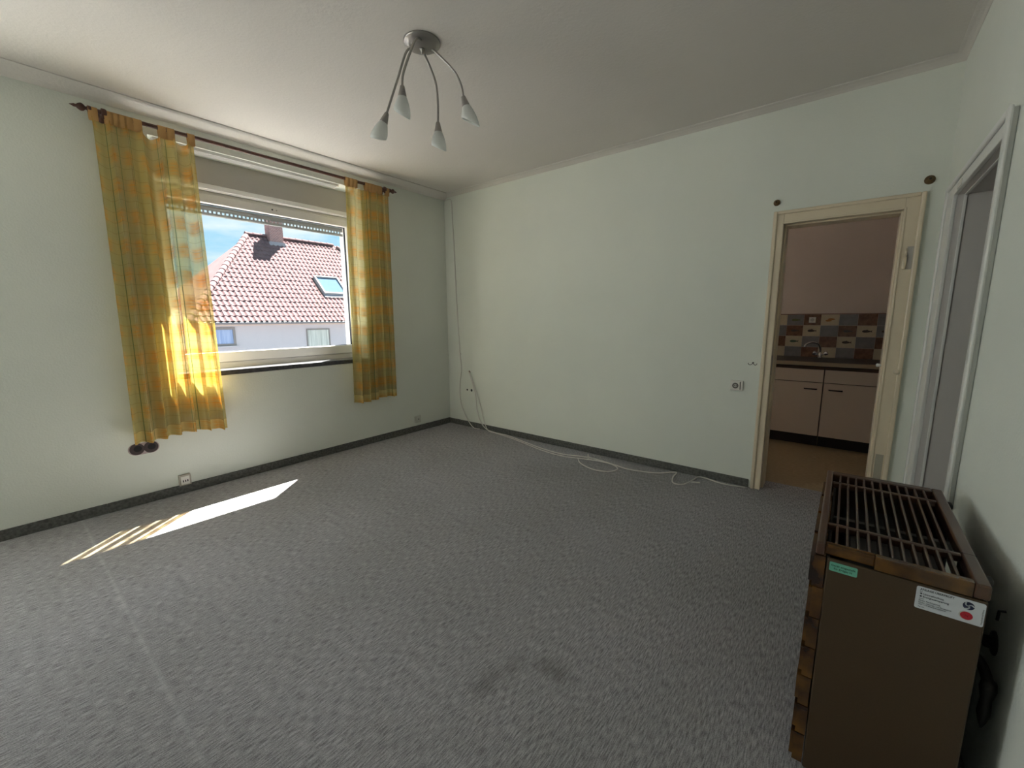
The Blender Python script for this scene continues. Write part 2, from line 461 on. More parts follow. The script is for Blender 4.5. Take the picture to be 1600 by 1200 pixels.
for z in (1.615, ):
    hb = bmesh.new()
    tube(hb, [(3.972, -0.024, z - 0.07), (3.972, -0.024, z - 0.065), (3.972, -0.024, z + 0.005), (3.972, -0.024, z + 0.006)], [0.004, 0.0095, 0.0095, 0.006], 12)
    tube(hb, [(3.974, -0.022, z + 0.006), (3.974, -0.022, z + 0.05)], 0.005, 10)
    obj('hinge', hb, M_cream, d1, smooth=True)
obj('hinge_plate', bx(3.978, 4.006, -0.0165, -0.013, 1.545, 1.675), M_box, d1)
obj('hinge_plate', bx(3.962, 4.0, -0.0165, -0.013, 0.24, 0.405), mat('bare_hinge_seat', (0.40, 0.36, 0.28), 0.6), d1)
hb = bmesh.new(); lathe(hb, (4.006, -0.026, 0.935), (-0.1, -1, 0), [(0, 0.012), (0.004, 0.016), (0.02, 0.014), (0.032, 0.009), (0.034, 0.002)], 14)
obj('peg', hb, M_cream, d1, smooth=True)
hb = bmesh.new(); lathe(hb, (3.935, 0.05, 0.965), (-1, 0, 0), [(0, 0.008), (0.008, 0.011), (0.022, 0.012), (0.026, 0.004)], 12)
obj('latch_plug', hb, M_white, d1, smooth=True)
obj('strike_plate', bx(DX0 - 0.001, DX0 + 0.003, 0.008, 0.03, 0.86, 1.0), M_box, d1)

# ------------------------------------------------------------------ right doorway (door_2)
d2 = empty('door_2', (L, (RY0 + RY1) / 2, 0), label='white painted door frame in the right wall, open to a grey passage', kind='structure')
obj('casing', bx((L - 0.016, L, RY1, -0.19, 0, 1.93), (L - 0.016, L, -1.33, RY0, 0, 1.93), (L - 0.016, L, RY0, RY1, RZ, 1.93)), M_white, d2, bevel=0.003)
obj('moulding', bx((L - 0.026, L - 0.014, -0.22, -0.185, 0, 1.935), (L - 0.026, L - 0.014, -1.345, -1.31, 0, 1.935), (L - 0.026, L - 0.014, -1.31, -0.22, 1.908, 1.935)), M_white, d2, bevel=0.006)
obj('jamb', bx((L, L + 0.27, RY1, RY1 + 0.02, 0, RZ + .02), (L, L + 0.27, RY0 - 0.02, RY0, 0, RZ + .02), (L, L + 0.27, RY0, RY1, RZ, RZ + .02)), M_reveal, d2)
obj('door_stop', bx((L + 0.022, L + 0.034, RY1 - 0.006, RY1, 0, RZ), (L + 0.022, L + 0.034, RY0, RY0 + 0.006, 0, RZ), (L + 0.022, L + 0.034, RY0 + .006, RY1 - .006, RZ - 0.006, RZ)), M_white, d2, bevel=0.002)
obj('strike_patch', bx(L - 0.018, L - 0.015, -0.58, -0.48, 1.868, 1.895), M_reveal, d2)
# passage behind it
struct('wall_passage', bx((L + 1.3, L + 1.4, -3.2, 0.2, 0, 2.5), (L + 0.26, L + 1.3, 0.05, 0.2, 0, 2.5), (L + 0.26, L + 1.3, -3.2, -3.05, 0, 2.5)), M_reveal, 'grey passage wall behind the right doorway')
struct('floor_passage', bx(L + .001, L + 1.3, -3.2, 0.05, -0.12, 0), M_carpet, 'grey carpet of the passage')
struct('ceiling_passage', bx(L + 0.26, L + 1.4, -3.2, 0.2, 2.5, 2.6), M_ceil, 'passage ceiling')

# ------------------------------------------------------------------ kitchen
KX0, KX1, KY = -0.42, 4.75, 2.10
M_kwall = mat('pinkish_beige_wall', (0.69, 0.59, 0.52), 0.85, var=0.03, vscale=2, bump=0.3, bscale=90)
M_kfloor = mat('beige_brown_linoleum', (0.30, 0.215, 0.11), 0.5, col2=(0.40, 0.30, 0.17), vscale=30, stretch=(1, 4, 1))
struct('floor_kitchen', bx(KX0, KX1, 0.225, KY + .1, -0.12, 0), M_kfloor, 'beige brown linoleum kitchen floor')
kw = struct('wall_kitchen', bx(KX0, KX1, KY, KY + 0.1, 0, H), M_kwall, 'pinkish beige kitchen wall with a tiled splashback')
struct('wall_kitchen_right', bx(KX1, KX1 + 0.1, 0.16, KY + 0.1, 0, H), M_kwall, 'plain kitchen side wall')
struct('wall_kitchen_left', bx((KX0 - .001, KX0 + 0.42, 0.16, 0.5, 0, H), (KX0, KX0 + 0.42, 1.6, KY + .1, 0, H), (KX0, KX0 + 0.42, 0.5, 1.6, 0, 0.9), (KX0, KX0 + 0.42, 0.5, 1.6, 2.2, H)), M_kwall, 'kitchen outer wall with an added unseen opening for light from the sky')  # opening added out of view so sky light reaches the kitchen
struct('ceiling_kitchen', bx(KX0, KX1 + .1, 0.2, KY + .1, H, H + 0.15), M_ceil, 'kitchen ceiling')
# splashback tiles
M_tc = mat('cream_tile', (0.62, 0.52, 0.35), 0.25, var=0.06, vscale=14)
M_tg = mat('blue_grey_tile', (0.24, 0.225, 0.22), 0.25, var=0.12, vscale=14)
M_tb = mat('brown_marbled_tile', (0.13, 0.06, 0.035), 0.25, col2=(0.26, 0.14, 0.085), vscale=18)
M_fg = mat('olive_print', (0.10, 0.11, 0.03), 0.3); M_fo = mat('orange_print', (0.42, 0.17, 0.03), 0.3); M_fb = mat('dark_brown_print', (0.05, 0.028, 0.018), 0.3); M_fgreen = mat('green_print', (0.04, 0.08, 0.04), 0.3)
TW, TH, TX, TZ = 0.1515, 0.1155, 3.211, 1.293
rows = ['BGCGBCGBGC', 'CBGBCGBCGB', 'GCBCGBCGBG', 'BGCGBCGBCG']
rows = [  # column 0 is the partly hidden tile at the left jamb; two more go on to its left
    'BG' + 'C' + 'GBCGBG' + 'CB',
    'CB' + 'G' + 'BCGBCG' + 'BC',
    'GC' + 'B' + 'CGBCGB' + 'GC',
    'BB' + 'C' + 'GBCGBC' + 'BG']
motif = {(0, 3): (M_fg, 0), (0, 5): (M_fo, 1), (1, 3): (M_fb, 0), (1, 4): (M_fb, 2), (1, 6): (M_fb, 0), (1, 7): (M_fb, 2), (2, 3): (M_fgreen, 0), (2, 6): (M_fb, 2), (1, 8): (M_fb, 2)}
tile_me = {}
for key, m_ in (('C', M_tc), ('G', M_tg), ('B', M_tb)):
    bm = bx(-TW / 2 + 0.001, TW / 2 - 0.001, -0.007, 0, -TH / 2 + 0.001, TH / 2 - 0.001)
    me = bpy.data.meshes.new('wall_tile_' + key); bmesh.ops.recalc_face_normals(bm, faces=bm.faces); bm.to_mesh(me); bm.free(); me.materials.append(m_)
    tile_me[key] = me
def fish(kind):
    bm = bmesh.new()
    pts = []
    n = 16
    for k in range(n):
        a = 2 * math.pi * k / n
        pts.append((0.034 * math.cos(a), 0.013 * math.sin(a) * (1.0 - 0.25 * math.cos(a))))
    def ext(poly, y0=-0.0075, y1=-0.007):
        a = [bm.verts.new((x, y0, z)) for x, z in poly]; b = [bm.verts.new((x, y1, z)) for x, z in poly]
        bm.faces.new(a); bm.faces.new(b[::-1])
        for i in range(len(a)): bm.faces.new((a[i], b[i], b[(i + 1) % len(a)], a[(i + 1) % len(a)]))
    if kind == 1:
        ext([(x * 0.8 - 0.012, z * 0.8 - 0.008) for x, z in pts]); ext([(x * 0.9 + 0.012, z * 0.8 + 0.007) for x, z in pts], -0.0078, -0.0075)
    else:
        ext(pts)
        ext([(0.026, 0), (0.046, 0.012), (0.041, 0), (0.046, -0.011)], -0.0078, -0.0073)
        if kind == 2: ext([(-0.008, 0.010), (0.004, 0.020), (0.012, 0.010)], -0.0078, -0.0073)
    return bm
kwp = kw
for r_, row in enumerate(rows):
    for c_, ch in enumerate(row):
        o = bpy.data.objects.new('wall_tile', tile_me[ch]); link(o, kw)
        cx = TX + (c_ - 3 + 0.5) * TW
        o.location = (cx, KY, TZ - (r_ + 0.5) * TH)
        if (r_, c_) in motif:
            mm, kd = motif[(r_, c_)]
            bm = fish(kd)
            me = bpy.data.meshes.new('motif'); bmesh.ops.recalc_face_normals(bm, faces=bm.faces); bm.to_mesh(me); bm.free(); me.materials.append(mm)
            q = bpy.data.objects.new('motif', me); link(q, o)
# reddish edge strip above the tiles
obj('edge_strip', bx(TX - 3 * TW, TX + 8 * TW, KY - 0.009, KY, TZ, TZ + 0.007), mat('red_brown_edge', (0.16, 0.05, 0.03), 0.5), kw)

M_cab = mat('beige_laminate', (0.72, 0.60, 0.50), 0.45)
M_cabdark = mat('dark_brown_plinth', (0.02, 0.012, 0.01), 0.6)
M_gap = mat('cabinet_carcass', (0.10, 0.055, 0.035), 0.6)
M_ctfront = mat('beige_worktop_edge', (0.42, 0.34, 0.24), 0.45)
M_cttop = mat('dark_worktop', (0.03, 0.025, 0.022), 0.35)
def cabinet(x0, x1, hx0, hx1, label):
    t = empty('base_cabinet', ((x0 + x1) / 2, 1.8, 0), label=label, cat='cabinet', group='kitchen base cabinets')
    obj('body', bx(x0, x1, 1.52, 2.085, 0.112, 0.790), M_gap, t)
    obj('plinth', bx(x0, x1, 1.565, 1.585, 0.0, 0.112), M_cabdark, t)
    obj('drawer_front', bx(x0 + 0.002, x1 - 0.002, 1.50, 1.518, 0.643, 0.765), M_cab, t, bevel=0.0015)
    d = obj('door', bx(x0 + 0.002, x1 - 0.002, 1.50, 1.518, 0.113, 0.637), M_cab, t, bevel=0.0015)
    obj('handle', bx((hx0, hx1, 1.478, 1.486, 0.570, 0.582), (hx0, hx0 + 0.008, 1.484, 1.50, 0.571, 0.581), (hx1 - 0.008, hx1, 1.484, 1.50, 0.571, 0.581)), M_cabdark, d, bevel=0.002)
    return t
cabinet(3.005, 3.607, 3.462, 3.566, 'beige kitchen base cabinet left of the joint, handle at its right edge')
cabinet(3.612, 4.214, 3.655, 3.762, 'beige kitchen base cabinet right of the joint, handle at its left edge')
cabinet(2.40, 3.0, 2.87, 2.96, 'beige kitchen base cabinet hidden behind the left door jamb')
ct = empty('worktop', (3.4, 1.8, 0.79), label='kitchen worktop with beige front edge and dark top', cat='worktop')
obj('slab', bx(2.40, 4.7, 1.482, 2.088, 0.800, 0.838), M_ctfront, ct, bevel=0.003)
obj('dark_inlay', bx(2.45, 4.65, 1.50, 2.085, 0.838, 0.8405), M_cttop, ct)
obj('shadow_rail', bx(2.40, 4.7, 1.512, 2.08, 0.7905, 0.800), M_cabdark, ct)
fa = empty('kitchen_tap', (3.54, 2.0, 0.8405), label='chrome swan-neck mixer tap with two cross handles on the worktop', cat='tap')
bm = bmesh.new(); lathe(bm, (3.54, 2.0, 0.8405), (0, 0, 1), [(0, 0.026), (0.006, 0.026), (0.01, 0.018), (0.045, 0.016), (0.06, 0.014)], 16)
obj('base', bm, M_chrome, fa, smooth=True)
bm = bmesh.new(); tube(bm, smooth_path([(3.54, 2.0, 0.89), (3.535, 1.985, 0.95), (3.51, 1.95, 0.995), (3.46, 1.905, 1.005), (3.42, 1.875, 0.985), (3.408, 1.868, 0.955)], 5), 0.0105, 10)
obj('spout', bm, M_chrome, fa, smooth=True)
for s in (-1, 1):
    bm = bmesh.new(); lathe(bm, (3.54 + s * 0.014, 2.0, 0.875), (s, -0.2, 0.45), [(0, 0.009), (0.02, 0.009), (0.025, 0.02), (0.05, 0.022), (0.056, 0.014)], 12)
    obj('tap_handle', bm, M_chrome, fa, smooth=True)
ko = empty('kitchen_socket', (3.438, KY - 0.007, 1.238), label='small white socket plate on the brown kitchen tile', cat='socket')
obj('plate', bx(3.408, 3.468, KY - 0.016, KY - 0.007, 1.205, 1.265), M_socket, ko, bevel=0.003)
bm = bmesh.new(); lathe(bm, (3.438, KY - 0.0165, 1.235), (0, 1, 0), [(0, 0.018), (0.002, 0.018)], 16)
obj('insert', bm, M_box, ko)

# ------------------------------------------------------------------ curtain rod
rod = empty('curtain_rod', (0.08, -1.85, 2.525), label='dark wooden curtain rod with turned finials above the window', cat='curtain rod')
RX, RZ_ = 0.08, 2.522
bm = bmesh.new(); tube(bm, [(RX, -2.90, RZ_), (RX, -0.80, RZ_)], 0.0125, 14); obj('pole', bm, M_wood, rod, smooth=False)
for y, s in ((-2.90, -1), (-0.80, 1)):
    bm = bmesh.new()
    lathe(bm, (RX, y, RZ_), (0, s, 0), [(-0.004, 0.0135), (0.002, 0.018), (0.014, 0.018), (0.018, 0.010), (0.024, 0.009), (0.034, 0.02), (0.044, 0.0225), (0.056, 0.016), (0.064, 0.008), (0.072, 0.009), (0.084, 0.004), (0.092, 0.001)], 16)
    obj('finial', bm, M_wood, rod, smooth=True)
for y in (-2.845, -0.85):
    bm = bmesh.new()
    lathe(bm, (0.0, y, RZ_ - 0.01), (1, 0, 0), [(0, 0.03), (0.008, 0.03), (0.014, 0.018), (0.05, 0.011), (0.066, 0.012)], 16)
    lathe(bm, (RX, y - 0.012, RZ_), (0, 1, 0), [(0, 0.02), (0.003, 0.023), (0.02, 0.023), (0.024, 0.02)], 16)
    lathe(bm, (RX, y, RZ_ - 0.018), (0, 0, -1), [(0, 0.008), (0.01, 0.011), (0.018, 0.004)], 12)
    obj('bracket', bm, M_wood, rod, smooth=True)

# white curtain rail under the lintel
rail = empty('curtain_rail', (-0.06, -1.9, 2.47), label='white three-track curtain rail under the window lintel', cat='curtain rail')
obj('profile', bx((-0.098, -0.02, -2.60, -1.285, 2.482, 2.490), (-0.026, -0.02, -2.60, -1.285, 2.468, 2.482), (-0.052, -0.046, -2.60, -1.285, 2.468, 2.482), (-0.075, -0.069, -2.60, -1.285, 2.468, 2.482), (-0.098, -0.092, -2.60, -1.285, 2.468, 2.482)), M_alu, rail, bevel=0.0015)
obj('end_cap', bx(-0.10, -0.018, -1.285, -1.272, 2.466, 2.490), M_pvc, rail, bevel=0.002)

# ------------------------------------------------------------------ curtains
def curtain_mat(name, off):
    m = bpy.data.materials.new(name); m.use_nodes = True
    n = m.node_tree; n.nodes.clear(); Lk = n.links.new
    out = n.nodes.new('ShaderNodeOutputMaterial')
    uv = n.nodes.new('ShaderNodeUVMap')
    sep = n.nodes.new('ShaderNodeSeparateXYZ'); Lk(uv.outputs[0], sep.inputs[0])
    def math_(op, a, b=None, c=None):
        q = n.nodes.new('ShaderNodeMath'); q.operation = op
        for i, v_ in enumerate((a, b, c)):
            if v_ is None: continue
            if isinstance(v_, (int, float)): q.inputs[i].default_value = v_
            else: Lk(v_, q.inputs[i])
        return q.outputs[0]
    def wave(src, period, phase):   # 0..1 smooth wave
        return math_('MULTIPLY_ADD', math_('SINE', math_('MULTIPLY_ADD', src, 2 * math.pi / period, phase)), 0.5, 0.5)
    def band(src, period, phase, sharp, thr):
        w = wave(src, period, phase)
        q = n.nodes.new('ShaderNodeMapRange'); q.inputs[1].default_value = thr - sharp; q.inputs[2].default_value = thr + sharp
        q.interpolation_type = 'SMOOTHSTEP'; Lk(w, q.inputs[0]); return q.outputs[0]
    def line(src, period, phase, width):
        fr = math_('FRACT', math_('MULTIPLY_ADD', src, 1 / period, phase))
        return math_('LESS_THAN', math_('ABSOLUTE', math_('SUBTRACT', fr, 0.5)), width / period / 2)
    U, V = sep.outputs['X'], sep.outputs['Y']
    mpn = n.nodes.new('ShaderNodeMapping'); mpn.inputs['Scale'].default_value = (6, 90, 1); Lk(uv.outputs[0], mpn.inputs['Vector'])
    no = n.nodes.new('ShaderNodeTexNoise'); no.inputs['Scale'].default_value = 1.0; no.inputs['Detail'].default_value = 3; Lk(mpn.outputs[0], no.inputs['Vector'])
    streak = n.nodes.new('ShaderNodeMapRange'); streak.inputs[1].default_value = 0.38; streak.inputs[2].default_value = 0.62; Lk(no.outputs['Fac'], streak.inputs[0])
    hb_ = band(V, 0.18, off, 0.35, 0.50)
    vb_ = band(U, 0.17, 0.9 + off, 0.35, 0.36)
    amt = math_('MULTIPLY', math_('MULTIPLY', hb_, math_('MULTIPLY_ADD', vb_, 0.75, 0.25)), math_('MULTIPLY_ADD', streak.outputs[0], 0.6, 0.4))
    c1 = n.nodes.new('ShaderNodeMixRGB'); c1.inputs[1].default_value = (0.74, 0.63, 0.30, 1); c1.inputs[2].default_value = (0.76, 0.41, 0.08, 1); Lk(amt, c1.inputs[0])
    yb = band(U, 0.38, off, 0.3, 0.55)
    c0 = n.nodes.new('ShaderNodeMixRGB'); c0.inputs[2].default_value = (0.55, 0.58, 0.26, 1); Lk(math_('MULTIPLY', yb, 0.22), c0.inputs[0]); Lk(c1.outputs[0], c0.inputs[1])
    gl = line(U, 0.135, 0.2 + off, 0.005)
    c2 = n.nodes.new('ShaderNodeMixRGB'); c2.inputs[2].default_value = (0.13, 0.20, 0.08, 1); Lk(math_('MULTIPLY', gl, 0.85), c2.inputs[0]); Lk(c0.outputs[0], c2.inputs[1])
    hl = line(V, 0.065, 0.3, 0.0035)
    c3 = n.nodes.new('ShaderNodeMixRGB'); c3.inputs[2].default_value = (0.42, 0.30, 0.06, 1); Lk(math_('MULTIPLY', hl, 0.35), c3.inputs[0]); Lk(c2.outputs[0], c3.inputs[1])
    # hem
    col = c3.outputs[0]
    df = n.nodes.new('ShaderNodeBsdfDiffuse'); Lk(col, df.inputs[0])
    tl = n.nodes.new('ShaderNodeBsdfTranslucent'); sq = n.nodes.new('ShaderNodeMixRGB'); sq.blend_type = 'MULTIPLY'; sq.inputs[0].default_value = 0.9; Lk(col, sq.inputs[1]); Lk(col, sq.inputs[2]); Lk(sq.outputs[0], tl.inputs[0])
    m1 = n.nodes.new('ShaderNodeMixShader'); m1.inputs[0].default_value = 0.34; Lk(df.outputs[0], m1.inputs[1]); Lk(tl.outputs[0], m1.inputs[2])
    tr = n.nodes.new('ShaderNodeBsdfTransparent')
    tcm = n.nodes.new('ShaderNodeMixRGB'); tcm.inputs[0].default_value = 0.7; tcm.inputs[1].default_value = (1, 1, 1, 1); Lk(col, tcm.inputs[2]); Lk(tcm.outputs[0], tr.inputs[0])
    op = math_('ADD', math_('MULTIPLY_ADD', amt, 0.22, 0.50), math_('MULTIPLY', yb, 0.16))
    op = math_('MAXIMUM', op, math_('MULTIPLY', gl, 0.9))
    hem = math_('LESS_THAN', V, 0.075)
    op = math_('MAXIMUM', op, math_('MULTIPLY', hem, 0.93))
    m2 = n.nodes.new('ShaderNodeMixShader'); Lk(op, m2.inputs[0]); Lk(tr.outputs[0], m2.inputs[1]); Lk(m1.outputs[0], m2.inputs[2])
    Lk(m2.outputs[0], out.inputs[0])
    return m
M_tab = mat('orange_tab_fabric', (0.52, 0.30, 0.11), 0.9)

def curtain(name, yA, yB, zt, zb, folds, width, mtl, tabs, label, seed, bot=(0, 0), amp=(0.012, 0.03), scallop=()):
    rnd = random.Random(seed)
    NU, NV = 150, 40
    ph = [rnd.uniform(0, 6.28) for _ in range(4)]
    verts, faces, uvs = [], [], []
    for j in range(NV + 1):
        v_ = j / NV                      # 0 bottom .. 1 top
        for i in range(NU + 1):
            s = i / NU
            y0 = yA + bot[0] * (1 - v_); y1 = yB + bot[1] * (1 - v_)
            y = y0 + (y1 - y0) * s
            a = amp[0] + (amp[1] - amp[0]) * (1 - v_) ** 0.7
            w = math.sin(2 * math.pi * folds * s + ph[0] + 0.5 * math.sin(2 * math.pi * 1.3 * s + ph[1]))
            w += 0.35 * math.sin(2 * math.pi * folds * 2.1 * s + ph[2] + 1.2 * (1 - v_))
            x = RX + a * w
            y += 0.012 * math.cos(2 * math.pi * folds * s + ph[0]) * (1 - 0.4 * v_)
            top = zt
            for (sc, sw, sd_) in scallop:
                top -= sd_ * max(0, 1 - abs((s - sc) / sw)) ** 0.6 if abs(s - sc) < sw else 0
            z = zb + (top - zb) * v_ + (0.012 * math.sin(7 * s + ph[3]) * (1 - v_))
            verts.append((x, y, z)); uvs.append((s * width, v_ * (zt - zb)))
    for j in range(NV):
        for i in range(NU):
            a = j * (NU + 1) + i
            faces.append((a, a + 1, a + NU + 2, a + NU + 1))
    me = bpy.data.meshes.new('cloth'); me.from_pydata(verts, [], faces)
    ul = me.uv_layers.new(name='UVMap')
    for p in me.polygons:
        for li in p.loop_indices:
            ul.data[li].uv = uvs[me.loops[li].vertex_index]
    t = empty(name, (RX, (yA + yB) / 2, zb), label=label, cat='curtain', group='plaid window curtains')
    o = obj_me('cloth', me, mtl, t, smooth=True)
    for s in tabs:
        y = yA + (yB - yA) * s
        w = 0.021
        bm = bmesh.new()
        rim = []
        for k in range(13):                   # loop of cloth over the pole
            a = math.pi * k / 12
            rim.append((RX + 0.0155 * math.cos(a), RZ_ + 0.0155 * math.sin(a)))
        path = [(RX + 0.008, zt - 0.02)] + rim + [(RX - 0.006, zt - 0.02)]
        A = [bm.verts.new((x, y - w, z)) for x, z in path]; B = [bm.verts.new((x, y + w, z)) for x, z in path]
        for k in range(len(path) - 1): bm.faces.new((A[k], A[k + 1], B[k + 1], B[k]))
        q = obj('tab', bm, M_tab, t, smooth=True)
        sm = q.modifiers.new('thick', 'SOLIDIFY'); sm.thickness = 0.002; sm.offset = 0
    return t
CM1 = curtain_mat('yellow_plaid_sheer_left', 0.4)
CM2 = curtain_mat('yellow_plaid_sheer_right', 2.0)
curtain('curtain', -2.905, -2.395, 2.482, 0.455, 6.5, 1.15, CM1, (0.02, 0.155, 0.215, 0.275, 0.335, 0.42, 0.66, 0.75, 0.97),
        'long yellow plaid sheer curtain left of the window', 3, bot=(-0.03, 0.015), amp=(0.014, 0.042), scallop=((0.085, 0.06, 0.02), (0.54, 0.11, 0.045), (0.86, 0.09, 0.035)))
curtain('curtain', -1.262, -0.815, 2.482, 0.465, 5.5, 1.0, CM2, (0.03, 0.12, 0.2, 0.47, 0.55, 0.63, 0.71, 0.79, 0.97),
        'yellow plaid sheer curtain right of the window, near the corner', 11, bot=(-0.055, 0.0), scallop=((0.335, 0.12, 0.03), (0.88, 0.06, 0.02)))

# ------------------------------------------------------------------ ceiling lamp
LC = Vector((1.936, -1.904, H))
lamp = empty('ceiling_lamp', LC, label='four-armed nickel ceiling lamp with frosted glass shades', cat='lamp')
bm = bmesh.new()
lathe(bm, LC, (0, 0, -1), [(0, 0.092), (0.006, 0.092), (0.010, 0.088), (0.018, 0.07), (0.026, 0.045), (0.031, 0.02), (0.032, 0.001)], 40)
obj('canopy', bm, M_nickel, lamp, smooth=True)
bm = bmesh.new()
lathe(bm, LC - Vector((0, 0, 0.03)), (0, 0, -1), [(0, 0.014), (0.006, 0.014), (0.010, 0.007), (0.020, 0.006), (0.024, 0.003)], 14)
obj('finial_screw', bm, M_nickel, lamp, smooth=True)
M_frost = bpy.data.materials.new('frosted_glass'); M_frost.use_nodes = True
_n = M_frost.node_tree; _n.nodes.clear()
_o = _n.nodes.new('ShaderNodeOutputMaterial'); _m = _n.nodes.new('ShaderNodeMixShader'); _m2 = _n.nodes.new('ShaderNodeMixShader')
_d = _n.nodes.new('ShaderNodeBsdfDiffuse'); _d.inputs[0].default_value = (0.90, 0.91, 0.88, 1)
_t = _n.nodes.new('ShaderNodeBsdfTranslucent'); _t.inputs[0].default_value = (0.92, 0.93, 0.90, 1)
_g = _n.nodes.new('ShaderNodeBsdfGlossy'); _g.inputs['Roughness'].default_value = 0.25
_m.inputs[0].default_value = 0.4; _m2.inputs[0].default_value = 0.06
_n.links.new(_d.outputs[0], _m.inputs[1]); _n.links.new(_t.outputs[0], _m.inputs[2]); _n.links.new(_m.outputs[0], _m2.inputs[1]); _n.links.new(_g.outputs[0], _m2.inputs[2]); _n.links.new(_m2.outputs[0], _o.inputs[0])
M_bulb = mat('clear_bulb', (0.75, 0.75, 0.72), 0.15)
toc = Vector((CAM.x - LC.x, CAM.y - LC.y, 0)).normalized()          # towards the middle of the room
side = Vector((-toc.y, toc.x, 0))
arms = [  # points from canopy to the lamp head, in room coordinates; head direction
    ([(1.900, -1.935, 2.625), (1.872, -1.957, 2.60), (1.834, -1.986, 2.478), (1.800, -2.012, 2.375), (1.784, -2.026, 2.318)], (-0.026, -0.022, -0.080)),
    ([(1.975, -1.945, 2.627), (2.003, -2.000, 2.590), (1.972, -2.030, 2.50), (1.953, -2.045, 2.435), (1.950, -2.048, 2.385)], (-0.002, -0.004, -0.09)),
    ([(1.905, -1.865, 2.625), (1.884, -1.82, 2.61), (1.911, -1.796, 2.512), (1.918, -1.792, 2.41), (1.915, -1.793, 2.315)], (0.002, 0.0, -0.10)),
    ([(1.965, -1.862, 2.626), (1.985, -1.842, 2.605), (2.045, -1.792, 2.530), (2.072, -1.770, 2.465), (2.081, -1.762, 2.405)], (0.026, 0.020, -0.11)),
]
cuts = [(-0.25, 0.5), (0.5, 0.55), (0.4, 0.5), (0.9, 0.45)]
for (pts, hd), ct_ in zip(arms, cuts):
    P_ = smooth_path(pts, 8)
    bm = bmesh.new(); tube(bm, P_, 0.0058, 10)
    a = obj('arm', bm, M_nickel, lamp, smooth=True)
    e = Vector(pts[-1]); ax = Vector(hd).normalized()
    bm = bmesh.new(); lathe(bm, e - ax * 0.006, ax, [(0, 0.008), (0.004, 0.011), (0.012, 0.0125), (0.048, 0.021), (0.052, 0.0215), (0.052, 0.001)], 20)
    obj('socket_cap', bm, M_nickel, a, smooth=True)
    # frosted shade, mouth cut off at a slant
    bm = bmesh.new(); n = 28
    u = ax.orthogonal().normalized(); w = ax.cross(u)
    o0 = e + ax * 0.046
    prof = [(0.0, 0.0212), (0.012, 0.0265), (0.03, 0.033), (0.05, 0.0385), (0.066, 0.040), (0.080, 0.0395)]
    cut = Vector((side * ct_[0] + toc * ct_[1])); cut = cut - ax * cut.dot(ax)
    def ring(d, r, thick):
        R_ = []
        for k in range(n):
            q = u * math.cos(2 * math.pi * k / n) + w * math.sin(2 * math.pi * k / n)
            dd = d * (1 + 0.45 * cut.dot(q) * (d / 0.08))
            R_.append(bm.verts.new(o0 + ax * dd + q * (r - thick)))
        return R_
    outer = [ring(d, r, 0) for d, r in prof]; inner = [ring(d, r, 0.003) for d, r in prof][::-1]
    rr = outer + inner
    for A_, B_ in zip(rr[:-1], rr[1:]):
        for k in range(n): bm.faces.new((A_[k], A_[(k + 1) % n], B_[(k + 1) % n], B_[k]))
    obj('shade', bm, M_frost, a, smooth=True)
    bm = bmesh.new(); lathe(bm, o0, ax, [(0, 0.010), (0.012, 0.012), (0.03, 0.018), (0.044, 0.019), (0.056, 0.013), (0.060, 0.001)], 14)
    obj('bulb', bm, M_bulb, a, smooth=True)

# ------------------------------------------------------------------ gas heater
HX0, HX1, HY0, HY1, HZ = 3.742, 4.047, -2.19, -1.538, 0.70
ht = empty('gas_heater', ((HX0 + HX1) / 2, (HY0 + HY1) / 2, 0), label='brown gas room heater with grille top and amber tiled front', cat='heater')
M_hpanel = mat('brown_enamel_panel', (0.062, 0.035, 0.014), 0.55, var=0.06, vscale=250)
M_amber = mat('amber_glazed_ceramic', (0.022, 0.008, 0.005), 0.22, col2=(0.15, 0.065, 0.009), vscale=11, coat=0.4)
_n = M_amber.node_tree
_oi = _n.nodes.new('ShaderNodeObjectInfo'); _va = _n.nodes.new('ShaderNodeVectorMath'); _va.operation = 'ADD'
_sc = _n.nodes.new('ShaderNodeMath'); _sc.operation = 'MULTIPLY'; _sc.inputs[1].default_value = 40; _n.links.new(_oi.outputs['Random'], _sc.inputs[0])
for _l in list(_n.links):
    if _l.to_node.type == 'TEX_NOISE':
        _from, _to = _l.from_socket, _l.to_socket
        _n.links.new(_from, _va.inputs[0]); _n.links.new(_sc.outputs[0], _va.inputs[1]); _n.links.new(_va.outputs[0], _to)
M_grille = mat('brown_glazed_grille', (0.045, 0.02, 0.015), 0.3, col2=(0.085, 0.038, 0.018), vscale=9, coat=0.3)
M_hin = mat('black_heater_inside', (0.016, 0.014, 0.012), 0.6)
M_steel = mat('grey_steel_plate', (0.13, 0.12, 0.11), 0.45, metal=0.5)
CAPZ = 0.666
# side panels and back
obj('side_panel', bx(HX0 + 0.024, HX1 - 0.001, HY0 + 0.002, HY0 + 0.012, 0.03, CAPZ - 0.003), M_hpanel, ht, bevel=0.004)
obj('side_panel', bx(HX0 + 0.024, HX1 - 0.001, HY1 - 0.012, HY1 - 0.002, 0.03, CAPZ - 0.003), M_hpanel, ht, bevel=0.004)
obj('base_plate', bx(HX0 + 0.03, HX1 - 0.03, HY0 + 0.012, HY1 - 0.012, 0.03, 0.05), M_hin, ht)
obj('combustion_box', bx(HX0 + 0.06, HX0 + 0.21, HY0 + 0.05, HY1 - 0.06, 0.05, 0.60), M_hin, ht, bevel=0.01)
obj('front_backing', bx(HX0 + 0.024, HX0 + 0.03, HY0 + 0.012, HY1 - 0.012, 0.05, CAPZ - 0.004), M_hin, ht)
obj('back_panel', bx((HX1 - 0.014, HX1 - 0.008, HY0 + 0.012, -1.95, 0.05, CAPZ - 0.004)), M_hin, ht)
